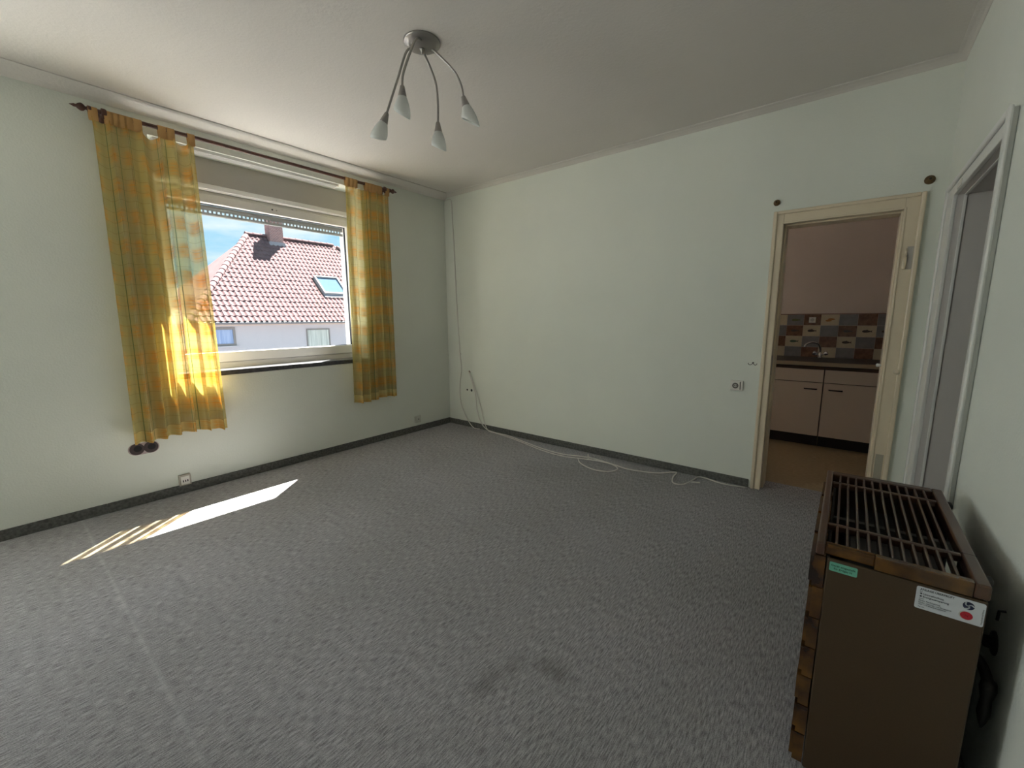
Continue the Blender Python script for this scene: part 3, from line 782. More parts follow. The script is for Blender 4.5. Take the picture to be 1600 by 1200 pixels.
obj('back_panel', bx((HX1 - 0.014, HX1 - 0.008, -1.80, HY1 - 0.012, 0.05, CAPZ - 0.004)), M_hin, ht)
obj('inner_plate', bx(HX0 + 0.075, HX1 - 0.05, HY0 + 0.20, HY1 - 0.30, 0.605, 0.615), M_steel, ht)
obj('inner_bar', bx(HX0 + 0.03, HX1 - 0.012, HY0 + 0.315, HY0 + 0.335, 0.632, 0.650), M_steel, ht)
for x in (HX0 + 0.04, HX1 - 0.07):
    for y in (HY0 + 0.04, HY1 - 0.07):
        obj('foot', bx(x, x + 0.03, y, y + 0.03, 0, 0.031), M_hin, ht)
# cap frame of the top: outer rails
r0, r1 = HX0, HX1
obj('cap_rail', bx(r0, r0 + 0.018, HY0, HY1, CAPZ, HZ), M_grille, ht, bevel=0.004)
obj('cap_rail', bx(r1 - 0.026, r1, HY0, HY1, CAPZ, HZ), M_grille, ht, bevel=0.004)
# near rail with a recessed finger grip at its left end
GRX = r0 + 0.115
nr = obj('cap_rail', bx((GRX, r1 - 0.026, HY0, HY0 + 0.020, CAPZ, HZ), (r0 + 0.018, GRX, HY0 + 0.012, HY0 + 0.020, CAPZ + 0.004, HZ - 0.008), (r0 + 0.018, GRX, HY0 + 0.016, HY0 + 0.020, CAPZ, HZ)), M_amber, ht, bevel=0.003)
obj('grip', bx(r0 + 0.022, GRX, HY0 + 0.010, HY0 + 0.020, HZ - 0.013, HZ - 0.004), M_amber, nr, bevel=0.002)
obj('cap_rail', bx(r0 + 0.018, r1 - 0.026, HY1 - 0.034, HY1, CAPZ, HZ), M_grille, ht, bevel=0.004)
# cross rails
cross = [HY0 + 0.148, HY1 - 0.125]
for y in cross:
    obj('cross_rail', bx(r0 + 0.018, r1 - 0.026, y - 0.007, y + 0.007, HZ - 0.022, HZ - 0.001), M_grille, ht, bevel=0.004)
NB = 12
gx0, gx1 = r0 + 0.018, r1 - 0.026
segs = [(HY0 + 0.020, cross[0] - 0.007), (cross[0] + 0.007, cross[1] - 0.007), (cross[1] + 0.007, HY1 - 0.034)]
for k in range(1, NB):
    x = gx0 + (gx1 - gx0) * k / NB
    for a, b in segs:
        obj('grille_bar', bx(x - 0.0028, x + 0.0028, a, b, HZ - 0.026, HZ - 0.0015), M_grille, ht, bevel=0.002, seg=1)
obj('cap_joint', bx(r1 - 0.0265, r1 + 0.0006, HY0 + 0.1535, HY0 + 0.1545, CAPZ, HZ + 0.0004), M_hin, ht)
# rounded knobs at the back edge
for y in (HY0 + 0.06, HY1 - 0.11):
    bm = bmesh.new(); lathe(bm, (r1 - 0.002, y, HZ - 0.016), (1, 0, 0), [(0, 0.014), (0.010, 0.013), (0.014, 0.006)], 14); obj('back_clip', bm, M_hin, ht, smooth=True)
# glazed front: three columns of seven tiles
rows_ = 7; cols_ = 4
tz0, tz1 = 0.04, CAPZ - 0.002
th = (tz1 - tz0) / rows_; tw = (HY1 - HY0) / cols_
def ceramic(variant):
    rnd = random.Random(variant)
    bm = bmesh.new()
    hw, hh = tw / 2 - 0.0015, th / 2 - 0.0015
    box(bm, -0.010, 0.0215, -hw, hw, -hh, hh)
    bmesh.ops.bevel(bm, geom=[e for e in bm.edges if all(v.co.x < 0 for v in e.verts)], offset=0.008, segments=2, affect='EDGES')
    bmesh.ops.recalc_face_normals(bm, faces=bm.faces)
    me = bpy.data.meshes.new('front_tile'); bm.to_mesh(me); bm.free(); me.materials.append(M_amber)
    return me
cme = ceramic(1)
pin = PINV(ht)
for r_ in range(rows_):
    for c_ in range(cols_):
        o = bpy.data.objects.new('front_tile', cme); link(o, ht); o.matrix_parent_inverse = pin
        o.location = (HX0 + 0.002 + random.uniform(-0.0025, 0.001), HY0 + (c_ + 0.5) * tw, tz0 + (r_ + 0.5) * th)
# stickers
def plate(name, x0, x1, z0, z1, y, m, parent, r=0.004, th_=0.0006):
    bm = bmesh.new(); pts = []
    for cx, cz, a0 in ((x1 - r, z1 - r, 0), (x0 + r, z1 - r, 90), (x0 + r, z0 + r, 180), (x1 - r, z0 + r, 270)):
        for k in range(5):
            a = math.radians(a0 + 90 * k / 4); pts.append((cx + r * math.cos(a), cz + r * math.sin(a)))
    A = [bm.verts.new((x, y, z)) for x, z in pts]; B = [bm.verts.new((x, y + th_, z)) for x, z in pts]
    bm.faces.new(A); bm.faces.new(B[::-1])
    for i in range(len(A)): bm.faces.new((A[i], B[i], B[(i + 1) % len(A)], A[(i + 1) % len(A)]))
    return obj(name, bm, m, parent)
M_green = mat('green_sticker', (0.16, 0.48, 0.34), 0.5)
M_wst = mat('white_sticker', (0.66, 0.68, 0.70), 0.4)
M_ink = mat('black_ink', (0.02, 0.025, 0.03), 0.5)
M_gink = mat('dark_green_ink', (0.01, 0.05, 0.035), 0.5)
M_navy = mat('navy_print', (0.012, 0.016, 0.05), 0.4)
M_red = mat('red_badge', (0.50, 0.015, 0.03), 0.4)
SY = HY0 + 0.002
def text(s, x, z, size, m, parent, y, name='lettering', align='LEFT', bold=0.0, rot=0.0, wide=1.0):
    cu = bpy.data.curves.new(name, 'FONT'); cu.body = s; cu.size = size; cu.align_x = align; cu.offset = bold; cu.extrude = 0.0001; cu.resolution_u = 2
    t = bpy.data.objects.new(name, cu); COL.objects.link(t)
    bpy.context.view_layer.update()
    dg = bpy.context.evaluated_depsgraph_get()
    me = bpy.data.meshes.new_from_object(t.evaluated_get(dg))
    bpy.data.objects.remove(t)
    me.name = name
    me.materials.clear(); me.materials.append(m)
    me.transform(Matrix.Translation((x, y, z)) @ Matrix.Rotation(math.pi / 2, 4, 'X') @ Matrix.Rotation(rot, 4, 'Z') @ Matrix.Diagonal((wide, 1, 1, 1)))
    return obj_me(name, me, m, parent)
g = plate('green_label', 3.7725, 3.828, 0.632, 0.656, SY - 0.0006, M_green, ht, 0.003)
g['label'] = 'small green label with two lines of dark lettering'
text('Gerät eingestellt', 3.8, 0.6455, 0.0072, M_gink, g, SY - 0.0009, align='CENTER', bold=0.0001)
text('für Erdgas H', 3.8, 0.6375, 0.0072, M_gink, g, SY - 0.0009, align='CENTER', bold=0.0001)
w = plate('white_label', 3.934, 4.043, 0.603, 0.6575, SY - 0.0006, M_wst, ht, 0.004)
w['label'] = 'white inspection label with a navy emblem and a red badge'
ty = SY - 0.0009
text('ANLAGE ÜBERPRÜFT', 3.940, 0.6495, 0.0068, M_ink, w, ty, bold=0.0001, wide=0.86)
text('auf', 3.940, 0.6450, 0.0035, M_ink, w, ty)
text('Umweltschutz', 3.9455, 0.6390, 0.0058, M_ink, w, ty, bold=0.00006)
text('Energieeinsparung', 3.9455, 0.6325, 0.0058, M_ink, w, ty, bold=0.00006)
text('durch', 3.940, 0.6275, 0.0035, M_ink, w, ty)
text('Ihren Fachbetrieb', 3.940, 0.6225, 0.0050, M_ink, w, ty)
text('Sanitär-, Heizungs- und Klimatechnik', 3.940, 0.6178, 0.0040, M_ink, w, ty, wide=0.9)
text('Gas- und Wasserinstallation', 3.940, 0.6135, 0.0040, M_ink, w, ty)
text('Tel. Nr.', 3.940, 0.6070, 0.0036, M_ink, w, ty)
text('Innung Sanitär und Heizung', 4.0405, 0.609, 0.0032, M_ink, w, ty, rot=math.pi / 2)
for z in (0.6408, 0.6343):
    obj('bullet', lathe(bmesh.new(), (3.9425, ty, z), (0, 1, 0), [(0, 0.0019), (0.0003, 0.0019)], 10), M_ink, w)
def disc(name, cx, cz, rx, rz, y, m, parent, n=24, th_=0.0003):
    bm = bmesh.new()
    A = [bm.verts.new((cx + rx * math.cos(2 * math.pi * k / n), y, cz + rz * math.sin(2 * math.pi * k / n))) for k in range(n)]
    B = [bm.verts.new((v.co.x, y + th_, v.co.z)) for v in A]
    bm.faces.new(A); bm.faces.new(B[::-1])
    for i in range(n): bm.faces.new((A[i], B[i], B[(i + 1) % n], A[(i + 1) % n]))
    return obj(name, bm, m, parent)
disc('emblem', 4.0175, 0.6435, 0.0092, 0.0092, ty, M_navy, w)
bm = bmesh.new()
for k in range(3):
    a0 = math.radians(-90 + 120 * k)
    pts = smooth_path([(4.0175, ty - 0.0003, 0.6435), (4.0175 + 0.0035 * math.cos(a0 + .35), ty - 0.0003, 0.6435 + 0.0035 * math.sin(a0 + .35)), (4.0175 + 0.0062 * math.cos(a0 - .1), ty - 0.0003, 0.6435 + 0.0062 * math.sin(a0 - .1)), (4.0175 + 0.0085 * math.cos(a0 - 0.5), ty - 0.0003, 0.6435 + 0.0085 * math.sin(a0 - 0.5))], 3)
    for p, q in zip(pts[:-1], pts[1:]):
        t_ = (q - p).normalized(); nn = Vector((-t_.z, 0, t_.x)) * 0.0013
        vsq = [bm.verts.new(c) for c in (p - nn, q + t_ * 0.0004 - nn, q + t_ * 0.0004 + nn, p + nn)]
        bm.faces.new(vsq)
obj('emblem_mark', bm, M_wst, w)
disc('badge_ring', 4.0155, 0.6195, 0.0108, 0.0100, ty, mat('yellowed_ring', (0.52, 0.50, 0.45), 0.5), w)
disc('badge', 4.0165, 0.6195, 0.0098, 0.0092, ty - 0.0003, M_red, w)
text('N', 4.0165, 0.6170, 0.0075, mat('dark_red_print', (0.20, 0.008, 0.015), 0.5), w, ty - 0.0006, align='CENTER')

# gas pipe and tap on the wall behind the heater
gp = empty('gas_pipe', (L, -2.0, 0.42), label='dark gas pipe with a shut-off lever on the wall behind the heater', cat='pipe')
bm = bmesh.new(); tube(bm, smooth_path([(HX1 - 0.005, -1.99, 0.425), (4.06, -1.99, 0.425), (4.085, -2.0, 0.42), (4.092, -2.04, 0.415), (4.092, -2.09, 0.41)], 4), 0.011, 10); obj('pipe', bm, M_hin, gp, smooth=True)
bm = bmesh.new(); lathe(bm, (4.092, -2.085, 0.42), (0, 0, -1), [(0, 0.013), (0.02, 0.015), (0.05, 0.010), (0.085, 0.012), (0.11, 0.007), (0.125, 0.002)], 12); obj('lever', bm, M_hin, gp, smooth=True)
bm = bmesh.new(); lathe(bm, (L, -1.985, 0.465), (-1, 0, 0), [(0, 0.03), (0.004, 0.028), (0.006, 0.016), (0.02, 0.014)], 16); obj('rosette', bm, M_hin, gp, smooth=True)
nl = bmesh.new(); tube(nl, [(L - 0.001, -2.025, 0.575), (L - 0.012, -2.025, 0.572), (L - 0.013, -2.026, 0.548)], 0.003, 6)
tag(obj('wall_nail', nl, M_hin), 'small bent nail in the right wall above the gas pipe', 'nail')

# ------------------------------------------------------------------ small wall things
def curtain_mount(x, z, r, label):
    t = empty('rod_mount', (x, 0, z), label=label, cat='rod mount', group='round brass mounts above the kitchen doorway')
    bm = bmesh.new(); lathe(bm, (x, 0, z), (0, -1, 0), [(0, r), (0.006, r), (0.012, r * 0.85), (0.016, r * 0.45), (0.03, r * 0.42), (0.032, r * 0.25)], 20); obj('rosette', bm, M_brass, t, smooth=True)
    bm = bmesh.new(); lathe(bm, (x, -0.031, z), (0, -1, 0), [(0, r * 0.25), (0.0025, r * 0.25)], 10); obj('socket_hole', bm, M_dark, t)
curtain_mount(3.293, 2.034, 0.020, 'round brass rod mount above the left corner of the kitchen door frame')
curtain_mount(4.034, 2.036, 0.024, 'round brass rod mount above the right corner of the kitchen door frame')

so = empty('wall_socket', (3.136, 0, 0.765), label='off-white wall socket beside the kitchen door frame', cat='socket')
obj('plate', bx(3.095, 3.181, -0.014, 0, 0.729, 0.805), M_socket, so, bevel=0.004)
obj('insert', bx(3.105, 3.158, -0.018, -0.013, 0.738, 0.796), M_socket, so, bevel=0.002)
bm = bmesh.new(); lathe(bm, (3.131, -0.0186, 0.766), (0, 1, 0), [(0, 0.021), (0.003, 0.021)], 24); obj('socket_well', bm, mat('socket_shadow_grey', (0.13, 0.115, 0.10), 0.6), so)
bm = bmesh.new(); lathe(bm, (3.131, -0.0196, 0.766), (0, 1, 0), [(0, 0.012), (0.002, 0.012)], 18); obj('socket_face', bm, M_box, so)
for dx in (-0.006, 0.006): obj('pin_hole', lathe(bmesh.new(), (3.131 + dx, -0.0202, 0.766), (0, 1, 0), [(0, 0.0028), (0.001, 0.0028)], 10), M_dark, so)
obj('earth_slot', bx(3.160, 3.166, -0.0165, -0.013, 0.738, 0.796), mat('socket_side_grey', (0.22, 0.20, 0.16), 0.6), so)
hk = empty('wall_hook', (3.232, 0, 0.938), label='small double wire hook on the wall beside the kitchen door frame', cat='hook')
bm = bmesh.new(); lathe(bm, (3.232, 0, 0.942), (0, -1, 0), [(0, 0.006), (0.006, 0.006), (0.008, 0.003)], 10); obj('screw', bm, M_steel, hk)
for s in (-1, 1):
    bm = bmesh.new(); tube(bm, smooth_path([(3.232, -0.008, 0.94), (3.232 + s * 0.012, -0.014, 0.928), (3.232 + s * 0.024, -0.02, 0.93), (3.232 + s * 0.028, -0.02, 0.94)], 4), 0.0022, 6); obj('prong', bm, M_steel, hk)

ps = empty('phone_socket', (0, -2.676, 0.10), label='square beige telephone socket just above the skirting under the window', cat='socket')
obj('plate', bx(0, 0.026, -2.712, -2.640, 0.062, 0.142), mat('beige_grey_plastic', (0.42, 0.38, 0.31), 0.45), ps, bevel=0.004)
ins = obj('insert', bx(0.024, 0.031, -2.702, -2.650, 0.070, 0.132), M_socket, ps, bevel=0.003)
for k in (-1, 0, 1): obj('slot', bx(0.0305, 0.0318, -2.676 + k * 0.0135 - 0.003, -2.676 + k * 0.0135 + 0.003, 0.090, 0.105), M_dark, ins)
s2 = empty('antenna_socket', (0, -0.505, 0.13), label='small off-white aerial socket low on the window wall near the corner', cat='socket')
obj('plate', bx(0, 0.02, -0.548, -0.468, 0.10, 0.178), mat('dull_white_plastic', (0.60, 0.60, 0.53), 0.45), s2, bevel=0.004)
obj('hole', lathe(bmesh.new(), (0.0205, -0.503, 0.14), (-1, 0, 0), [(0, 0.007), (0.002, 0.007)], 12), M_dark, s2)

jb = empty('junction_box', (0, -2.875, 0.39), label='open brown twin junction box in the wall below the left curtain', cat='junction box')
bm = bmesh.new(); pts = []
for k in range(24):
    a = 2 * math.pi * k / 24; pts.append((-2.875 + (0.040 if math.cos(a) > 0 else -0.040) + 0.044 * math.cos(a), 0.392 + 0.041 * math.sin(a)))
A = [bm.verts.new((0.0, y, z)) for y, z in pts]; B = [bm.verts.new((0.003, y, z)) for y, z in pts]
bm.faces.new(B); [bm.faces.new((A[i], B[i], B[(i + 1) % 24], A[(i + 1) % 24])) for i in range(24)]
obj('plaster_edge', bm, M_pinkpl, jb)
for y in (-2.912, -2.837):
    bm = bmesh.new(); lathe(bm, (0.0031, y, 0.393), (1, 0, 0), [(0, 0.040), (0.002, 0.040), (0.002, 0.034), (0.0005, 0.034)], 24, cap=False)
    c = obj('cup', bm, M_brownbox, jb)
    obj('cup_inside', lathe(bmesh.new(), (0.0031, y, 0.393), (1, 0, 0), [(0, 0.0345), (0.0006, 0.0345)], 24), M_brownbox, c)
    obj('cup_depth', lathe(bmesh.new(), (0.0035, y + 0.004, 0.395), (1, 0, 0), [(0, 0.022), (0.0006, 0.022)], 18), M_dark, c)
wh = empty('wall_holes', (0.34, 0, 0.44), label='pair of dark round holes in the far wall near the corner', cat='wall hole')
for x, r in ((0.306, 0.011), (0.376, 0.015)):
    obj('hole', lathe(bmesh.new(), (x, -0.0008, 0.440), (0, 1, 0), [(0, r), (0.0008, r)], 14), M_dark, wh)

# cables
c1 = empty('antenna_cable', (0.2, 0, 0.0), label='thin pale cable running down the far wall from the ceiling corner', cat='cable')
bm = bmesh.new()
tube(bm, smooth_path([(0.015, -0.012, 2.592), (0.07, -0.010, 2.598), (0.125, -0.008, 2.58), (0.133, -0.007, 2.45), (0.148, -0.006, 2.117), (0.173, -0.006, 1.40), (0.207, -0.007, 0.843), (0.226, -0.010, 0.69), (0.200, -0.014, 0.50), (0.205, -0.016, 0.305), (0.272, -0.022, 0.16), (0.36, -0.030, 0.055), (0.44, -0.035, 0.006), (0.52, -0.03, 0.006)], 6), 0.0042, 7)
obj('lead', bm, M_cable, c1, smooth=True)
obj('clip', bx(0.198, 0.215, -0.014, 0, 0.855, 0.867), M_socket, c1)
c2 = empty('floor_cable', (1.8, -0.2, 0.0), label='white cable from a hole in the far wall looping along the skirting', cat='cable')
bm = bmesh.new()
tube(bm, smooth_path([(0.345, 0.0, 0.655), (0.352, -0.016, 0.652), (0.40, -0.02, 0.56), (0.455, -0.018, 0.40), (0.470, -0.018, 0.25), (0.52, -0.022, 0.11), (0.62, -0.03, 0.025), (0.75, -0.035, 0.006), (0.95, -0.045, 0.006), (1.2, -0.11, 0.006), (1.50, -0.19, 0.006), (1.75, -0.215, 0.006), (1.93, -0.165, 0.006), (2.05, -0.15, 0.006), (2.20, -0.18, 0.008), (2.30, -0.20, 0.008), (2.42, -0.215, 0.006), (2.62, -0.16, 0.006), (2.72, -0.06, 0.006), (2.755, -0.05, 0.006), (2.762, -0.16, 0.006), (2.80, -0.28, 0.006), (2.87, -0.27, 0.006), (2.905, -0.14, 0.006), (2.92, -0.04, 0.006), (2.98, -0.03, 0.006), (3.06, -0.06, 0.006), (3.15, -0.065, 0.006), (3.255, -0.04, 0.006)], 6), 0.0050, 7)
obj('lead', bm, M_cable, c2, smooth=True)
bm = bmesh.new()
tube(bm, smooth_path([(0.345, 0.0, 0.650), (0.362, -0.014, 0.645), (0.42, -0.016, 0.54), (0.50, -0.016, 0.36), (0.56, -0.018, 0.17), (0.60, -0.02, 0.07), (0.66, -0.03, 0.008), (0.80, -0.055, 0.006), (1.0, -0.09, 0.006), (1.25, -0.155, 0.006), (1.52, -0.235, 0.006), (1.78, -0.265, 0.006), (1.98, -0.215, 0.006), (2.14, -0.20, 0.013), (2.27, -0.215, 0.013), (2.335, -0.27, 0.006), (2.30, -0.37, 0.006), (2.17, -0.40, 0.006), (2.02, -0.335, 0.006), (1.94, -0.24, 0.006)], 6), 0.0045, 7)
obj('lead', bm, M_cable, c2, smooth=True)
bm = bmesh.new(); tube(bm, [(2.015, -0.185, 0.012), (2.02, -0.20, 0.035), (2.02, -0.205, 0.055)], [0.010, 0.009, 0.005], 8); obj('connector', bm, M_cable, c2)
bm = bmesh.new(); tube(bm, [(2.905, -0.185, 0.007), (2.965, -0.155, 0.007)], [0.006, 0.006], 8); obj('cable_end', bm, M_cable, c2)
bm = bmesh.new(); lathe(bm, (0.346, 0, 0.654), (0, -1, 0), [(0, 0.016), (0.004, 0.014), (0.007, 0.006)], 12); obj('wall_grommet', bm, mat('brown_grommet', (0.16, 0.09, 0.05), 0.6), c2)

# ------------------------------------------------------------------ outside: neighbour's house
M_tile = mat('terracotta_roof_tile', (0.168, 0.105, 0.107), 0.95, var=0.12, vscale=2.2, spec=0.05)
M_brick = bpy.data.materials.new('chimney_brick'); M_brick.use_nodes = True
_n = M_brick.node_tree; _b = _n.nodes['Principled BSDF']
_tc = _n.nodes.new('ShaderNodeTexCoord'); _bt = _n.nodes.new('ShaderNodeTexBrick')
_mp = _n.nodes.new('ShaderNodeMapping'); _mp.inputs['Rotation'].default_value = (math.pi / 2, 0, math.pi / 2)
_bt.inputs['Scale'].default_value = 4.0; _bt.inputs['Color1'].default_value = (0.30, 0.15, 0.13, 1); _bt.inputs['Color2'].default_value = (0.22, 0.11, 0.10, 1); _bt.inputs['Mortar'].default_value = (0.42, 0.38, 0.36, 1)
_sx = _n.nodes.new('ShaderNodeSeparateXYZ'); _cx = _n.nodes.new('ShaderNodeCombineXYZ')
_n.links.new(_tc.outputs['Object'], _sx.inputs[0]); _n.links.new(_sx.outputs['Y'], _cx.inputs['X']); _n.links.new(_sx.outputs['Z'], _cx.inputs['Y'])
_n.links.new(_cx.outputs[0], _bt.inputs['Vector']); _n.links.new(_bt.outputs['Color'], _b.inputs['Base Color'])
_b.inputs['Roughness'].default_value = 0.9
EX, EZ = -16.0, 1.178                 # eave line
RIX, RIZ = -20.87, 5.563              # ridge line
HYL, HYR = 1.42, 14.4                 # eave corners
RYL, RYR = 5.556, 10.26               # ridge ends
GZ = -3.0
hs = empty('house', (-20.87, 8, GZ), label='neighbouring white house with a hipped terracotta roof seen through the window', cat='house')
M_soffit = mat('pinkish_eave_board', (0.62, 0.46, 0.38), 0.8)
obj('wall', bx(-25.3, -16.4, HYL + 0.4, HYR - 0.4, GZ, EZ - 0.12), M_render, hs)
obj('eave_board', bx((-16.45, EX - 0.02, HYL, HYR, EZ - 0.17, EZ - 0.03)), M_soffit, hs)
bm = bmesh.new(); tube(bm, [(EX + 0.02, HYL, EZ - 0.06), (EX + 0.02, HYR, EZ - 0.06)], 0.055, 8); obj('gutter', bm, mat('zinc_gutter', (0.22, 0.20, 0.20), 0.5, metal=0.3), hs)
# roof body under the tiles
def poly_obj(name, pts, faces, m, parent):
    me = bpy.data.meshes.new(name); me.from_pydata(pts, [], faces); return obj_me(name, me, m, parent)
XB = RIX - (EX - RIX)
dn = 0.06
roof = poly_obj('roof', [(EX, HYL, EZ - dn), (EX, HYR, EZ - dn), (XB, HYR, EZ - dn), (XB, HYL, EZ - dn), (RIX, RYL, RIZ - dn), (RIX, RYR, RIZ - dn)],
                [(0, 1, 5, 4), (1, 2, 5), (2, 3, 4, 5), (3, 0, 4), (0, 3, 2, 1)], M_tile, hs)
slope = Vector((RIX - EX, 0, RIZ - EZ)); SL = slope.length; sdir = slope.normalized(); nrm = Vector((-sdir.z, 0, sdir.x)); nrm = nrm if nrm.z > 0 else -nrm
NR = 20; PW = 0.215; PL = SL / NR
def pantile():
    v_, f_ = [], []
    prof = []
    n = 6
    for k in range(n + 1):
        s = k / n
        prof.append((s * (PW + 0.012) - PW / 2, 0.021 * math.cos(2 * math.pi * (s * 0.92 + 0.02)) + 0.021))
    # front end raised over the row below, back end tucked in; second layer gives the thickness
    for (d, lift) in ((0.0, 0.028), (PL * 1.12, 0.004)):
        for th_ in (0.0, -0.018):
            for (y, h) in prof: v_.append((d, y, h + lift + th_))
    m_ = n + 1
    for k in range(n):
        f_.append((k, k + 1, 2 * m_ + k + 1, 2 * m_ + k))
        f_.append((k + 1, k, m_ + k, m_ + k + 1))
    f_.append((0, 2 * m_, 3 * m_, m_)); f_.append((n, m_ + n, 3 * m_ + n, 2 * m_ + n))
    return v_, f_
tv, tf = pantile()
tme = bpy.data.meshes.new('roof_tile'); tme.from_pydata(tv, [], tf); tme.materials.append(M_tile)
basis = Matrix(((sdir.x, 0, nrm.x, 0), (sdir.y, 1, nrm.y, 0), (sdir.z, 0, nrm.z, 0), (0, 0, 0, 1)))
placed, rest = [], []
SKY_Y0, SKY_Y1, SKY_S0, SKY_S1 = 7.62, 8.92, 1.95, 3.35
CH_Y0, CH_Y1 = 6.46, 7.14
for r_ in range(NR):
    s = r_ * PL
    t = (r_ + 0.6) / NR
    ya = HYL + (RYL - HYL) * t; yb = HYR + (RYR - HYR) * t
    k = 0
    y = HYL + PW / 2
    while y < HYR:
        if ya - 0.05 < y < yb + 0.05 and not (SKY_Y0 - 0.08 < y < SKY_Y1 + 0.08 and SKY_S0 - 0.25 < s < SKY_S1 - 0.1):
            p = Vector((EX, y, EZ)) + sdir * s
            d_ = p - CAM
            zc = d_.dot(_f); px = 800 + FPX * d_.dot(_r) / zc
            (placed if (335 < px < 536 and r_ < 14) else rest).append((p, px))
        y += PW
placed.sort(key=lambda q: (q[0] - CAM).length)
rest += placed[300:]; placed = placed[:300]
rpin = PINV(roof)
for p, px in placed:
    o = bpy.data.objects.new('roof_tile', tme); link(o, roof); o.matrix_parent_inverse = rpin
    o.matrix_local = Matrix.Identity(4)
    q = basis.copy(); q.translation = p + nrm * random.uniform(-0.004, 0.004)
    o.matrix_basis = q
V_, F_ = [], []
for p, px in rest:
    b0 = len(V_)
    q = basis.copy(); q.translation = p
    V_ += [q @ Vector(c) for c in tv]; F_ += [tuple(i + b0 for i in f) for f in tf]
tf_o = poly_obj('roof_tile_field', V_, F_, M_tile, roof); tf_o['kind'] = 'stuff'
# hip and ridge caps
def cap_mesh(Lc, r):
    v_, f_ = [], []
    for d, rr in ((0, r * 1.08), (Lc, r * 0.92)):
        for k in range(9):
            a = math.pi * k / 8; v_.append((d, rr * math.cos(a), rr * math.sin(a)))
    for k in range(8): f_.append((k, k + 1, 9 + k + 1, 9 + k))
    f_.append(tuple(range(8, -1, -1))); f_.append(tuple(range(9, 18)))
    me = bpy.data.meshes.new('hip_tile'); me.from_pydata(v_, [], f_); me.materials.append(M_tile); return me
hip_me = cap_mesh(0.40, 0.13)
def caps(name, a, b):
    a, b = Vector(a), Vector(b); d = (b - a); n_ = int(d.length / 0.36); d.normalize()
    s_ = Vector((0, 0, 1)).cross(d).normalized(); u_ = d.cross(s_)
    for k in range(n_):
        p = a + d * (k * 0.36)
        q = Matrix(((d.x, s_.x, u_.x, p.x), (d.y, s_.y, u_.y, p.y), (d.z, s_.z, u_.z, p.z), (0, 0, 0, 1)))
        o = bpy.data.objects.new(name, hip_me); link(o, roof); o.matrix_parent_inverse = rpin; o.matrix_basis = q
caps('hip_tile', (EX, HYL, EZ + 0.02), (RIX, RYL, RIZ + 0.02))
caps('hip_tile', (EX, HYR, EZ + 0.02), (RIX, RYR, RIZ + 0.02))
caps('ridge_tile', (RIX, RYL - 0.1, RIZ + 0.02), (RIX, RYR + 0.2, RIZ + 0.02))
# chimney
ch = obj('chimney', bx(-20.95, -20.4, CH_Y0, CH_Y1, 4.9, 6.5), M_brick, hs)
obj('chimney_cap', bx(-21.0, -20.35, CH_Y0 - 0.05, CH_Y1 + 0.05, 6.5, 6.58), M_render, ch)
obj('flashing', bx(-21.0, -20.34, CH_Y0 - 0.06, CH_Y1 + 0.06, 5.05, 5.30), mat('lead_flashing', (0.25, 0.24, 0.26), 0.5), ch)
# roof window
def on_roof(s, y, h): return Vector((EX, y, EZ)) + sdir * s + nrm * h
def roof_box(bm, s0, s1, y0, y1, h0, h1):
    c = [bm.verts.new(on_roof(s, y, h)) for s in (s0, s1) for y in (y0, y1) for h in (h0, h1)]
    for f in ((0, 1, 3, 2), (4, 6, 7, 5), (0, 4, 5, 1), (2, 3, 7, 6), (0, 2, 6, 4), (1, 5, 7, 3)): bm.faces.new([c[i] for i in f])
bm = bmesh.new()
f = 0.07
roof_box(bm, SKY_S0, SKY_S0 + f, SKY_Y0, SKY_Y1, -0.05, 0.16); roof_box(bm, SKY_S1 - f, SKY_S1, SKY_Y0, SKY_Y1, -0.05, 0.16)
roof_box(bm, SKY_S0 + f, SKY_S1 - f, SKY_Y0, SKY_Y0 + f, -0.05, 0.16); roof_box(bm, SKY_S0 + f, SKY_S1 - f, SKY_Y1 - f, SKY_Y1, -0.05, 0.16)
skl = obj('roof_window', bm, mat('white_roof_window_frame', (0.36, 0.36, 0.37), 0.9, spec=0.05), hs)
M_paneblue = mat('sky_reflecting_pane', (0.07, 0.11, 0.16), 0.03, spec=0.6)
bm = bmesh.new(); roof_box(bm, SKY_S0 + f, SKY_S1 - f, SKY_Y0 + f, SKY_Y1 - f, 0.02, 0.10); obj('pane', bm, M_paneblue, skl)
bm = bmesh.new(); roof_box(bm, SKY_S0 - 0.22, SKY_S0, SKY_Y0 - 0.05, SKY_Y1 + 0.05, 0.02, 0.075); obj('apron', bm, mat('grey_lead_apron', (0.25, 0.24, 0.27), 0.5), skl)
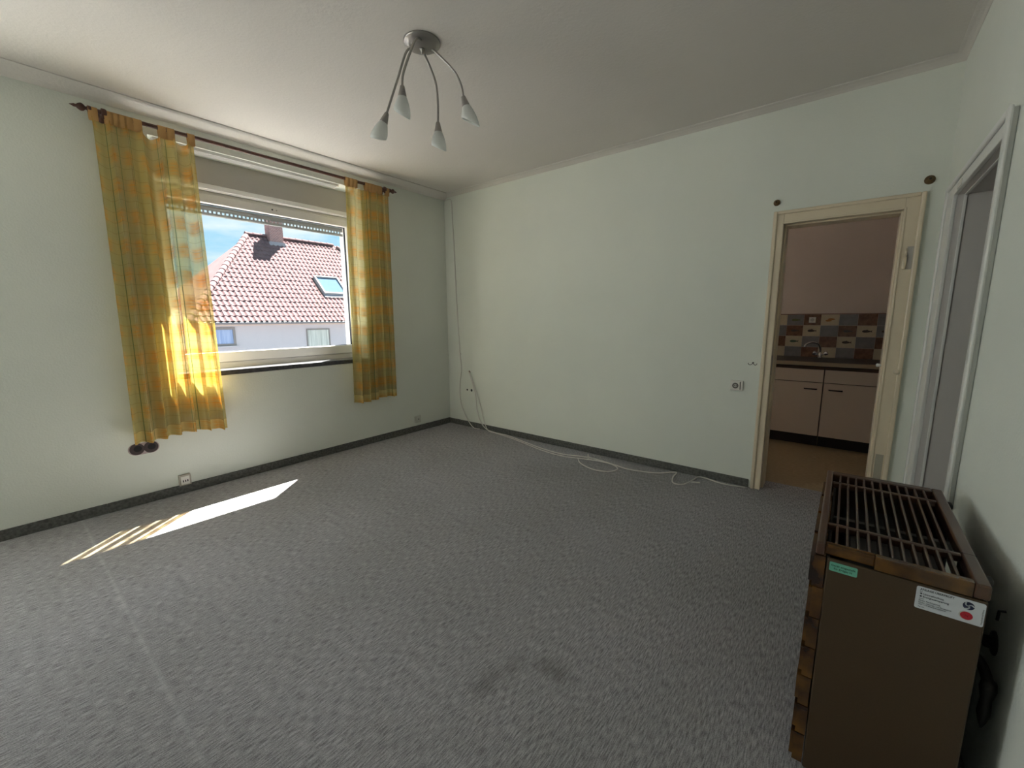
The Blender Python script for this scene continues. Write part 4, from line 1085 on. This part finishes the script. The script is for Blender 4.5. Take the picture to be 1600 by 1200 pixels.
# house windows
M_hframe = mat('grey_brown_window_frame', (0.24, 0.22, 0.21), 0.6)
M_net = mat('net_curtain_blue', (0.26, 0.34, 0.55), 0.3, col2=(0.42, 0.50, 0.68), vscale=1.0, stretch=(1, 14, 0.6))
M_net2 = mat('net_curtain_grey', (0.40, 0.42, 0.38), 0.3, col2=(0.62, 0.63, 0.58), vscale=1.0, stretch=(1, 16, 0.6))
WX = -16.4
for (y0, y1, z0, z1, mm, fw) in ((2.25, 3.09, 0.178, 0.944, M_net, 0.09), (6.06, 7.215, -0.16, 0.806, M_net2, 0.055)):
    wnd = obj('window', bx((WX - 0.02, WX + 0.04, y0, y0 + fw, z0, z1), (WX - 0.02, WX + 0.04, y1 - fw, y1, z0, z1), (WX - 0.02, WX + 0.04, y0 + fw, y1 - fw, z0, z0 + fw), (WX - 0.02, WX + 0.04, y0 + fw, y1 - fw, z1 - fw, z1)), M_hframe, hs)
    obj('pane', bx(WX - 0.01, WX + 0.01, y0 + fw, y1 - fw, z0 + fw, z1 - fw), mm, wnd)
    obj('window_sill', bx(WX - 0.01, WX + 0.12, y0 - 0.05, y1 + 0.05, z0 - 0.05, z0), M_render, wnd)

# ground and tree
gr = obj('ground', bx(-70, -0.42, -50, 60, GZ - 0.2, GZ), mat('grey_paving', (0.10, 0.10, 0.11), 0.95, var=0.2, vscale=0.6)); gr['kind'] = 'structure'; gr['label'] = 'grey paved yard between the two houses'
M_leaf = mat('yellow_green_leaves', (0.20, 0.27, 0.07), 0.7, var=0.3, vscale=1.5)
M_bark = mat('bark', (0.12, 0.09, 0.06), 0.9, var=0.3, vscale=10)
tr = empty('tree', (-31, 1.0, GZ), label='pale green tree left of the neighbouring house, behind the curtain edge', cat='tree')
bm = bmesh.new(); tube(bm, smooth_path([(-31, 1.0, GZ), (-31.1, 1.05, -1.5), (-30.9, 1.0, 0.2), (-31, 0.95, 1.6)], 4), [0.2, 0.19, 0.18, 0.17, 0.16, 0.15, 0.14, 0.13, 0.12, 0.1, 0.09, 0.07, 0.05], 10); obj('trunk', bm, M_bark, tr)
rnd = random.Random(5); V_, F_ = [], []
for k in range(2600):
    a = rnd.uniform(0, 6.28); zz = rnd.uniform(-1, 1); rr = rnd.uniform(0.55, 1) ** 0.5
    sxy = math.sqrt(1 - zz * zz)
    c = Vector((-31 + 1.7 * rr * sxy * math.cos(a), 1.0 + 1.5 * rr * sxy * math.sin(a), 1.2 + 1.8 * rr * zz))
    d1_ = Vector((rnd.gauss(0, 1), rnd.gauss(0, 1), rnd.gauss(0, 1))).normalized(); d2_ = d1_.orthogonal().normalized()
    b0 = len(V_); V_ += [c - d1_ * 0.13, c + d2_ * 0.06, c + d1_ * 0.13, c - d2_ * 0.06]; F_.append((b0, b0 + 1, b0 + 2, b0 + 3))
fo = poly_obj('foliage', V_, F_, M_leaf, tr); fo['kind'] = 'stuff'
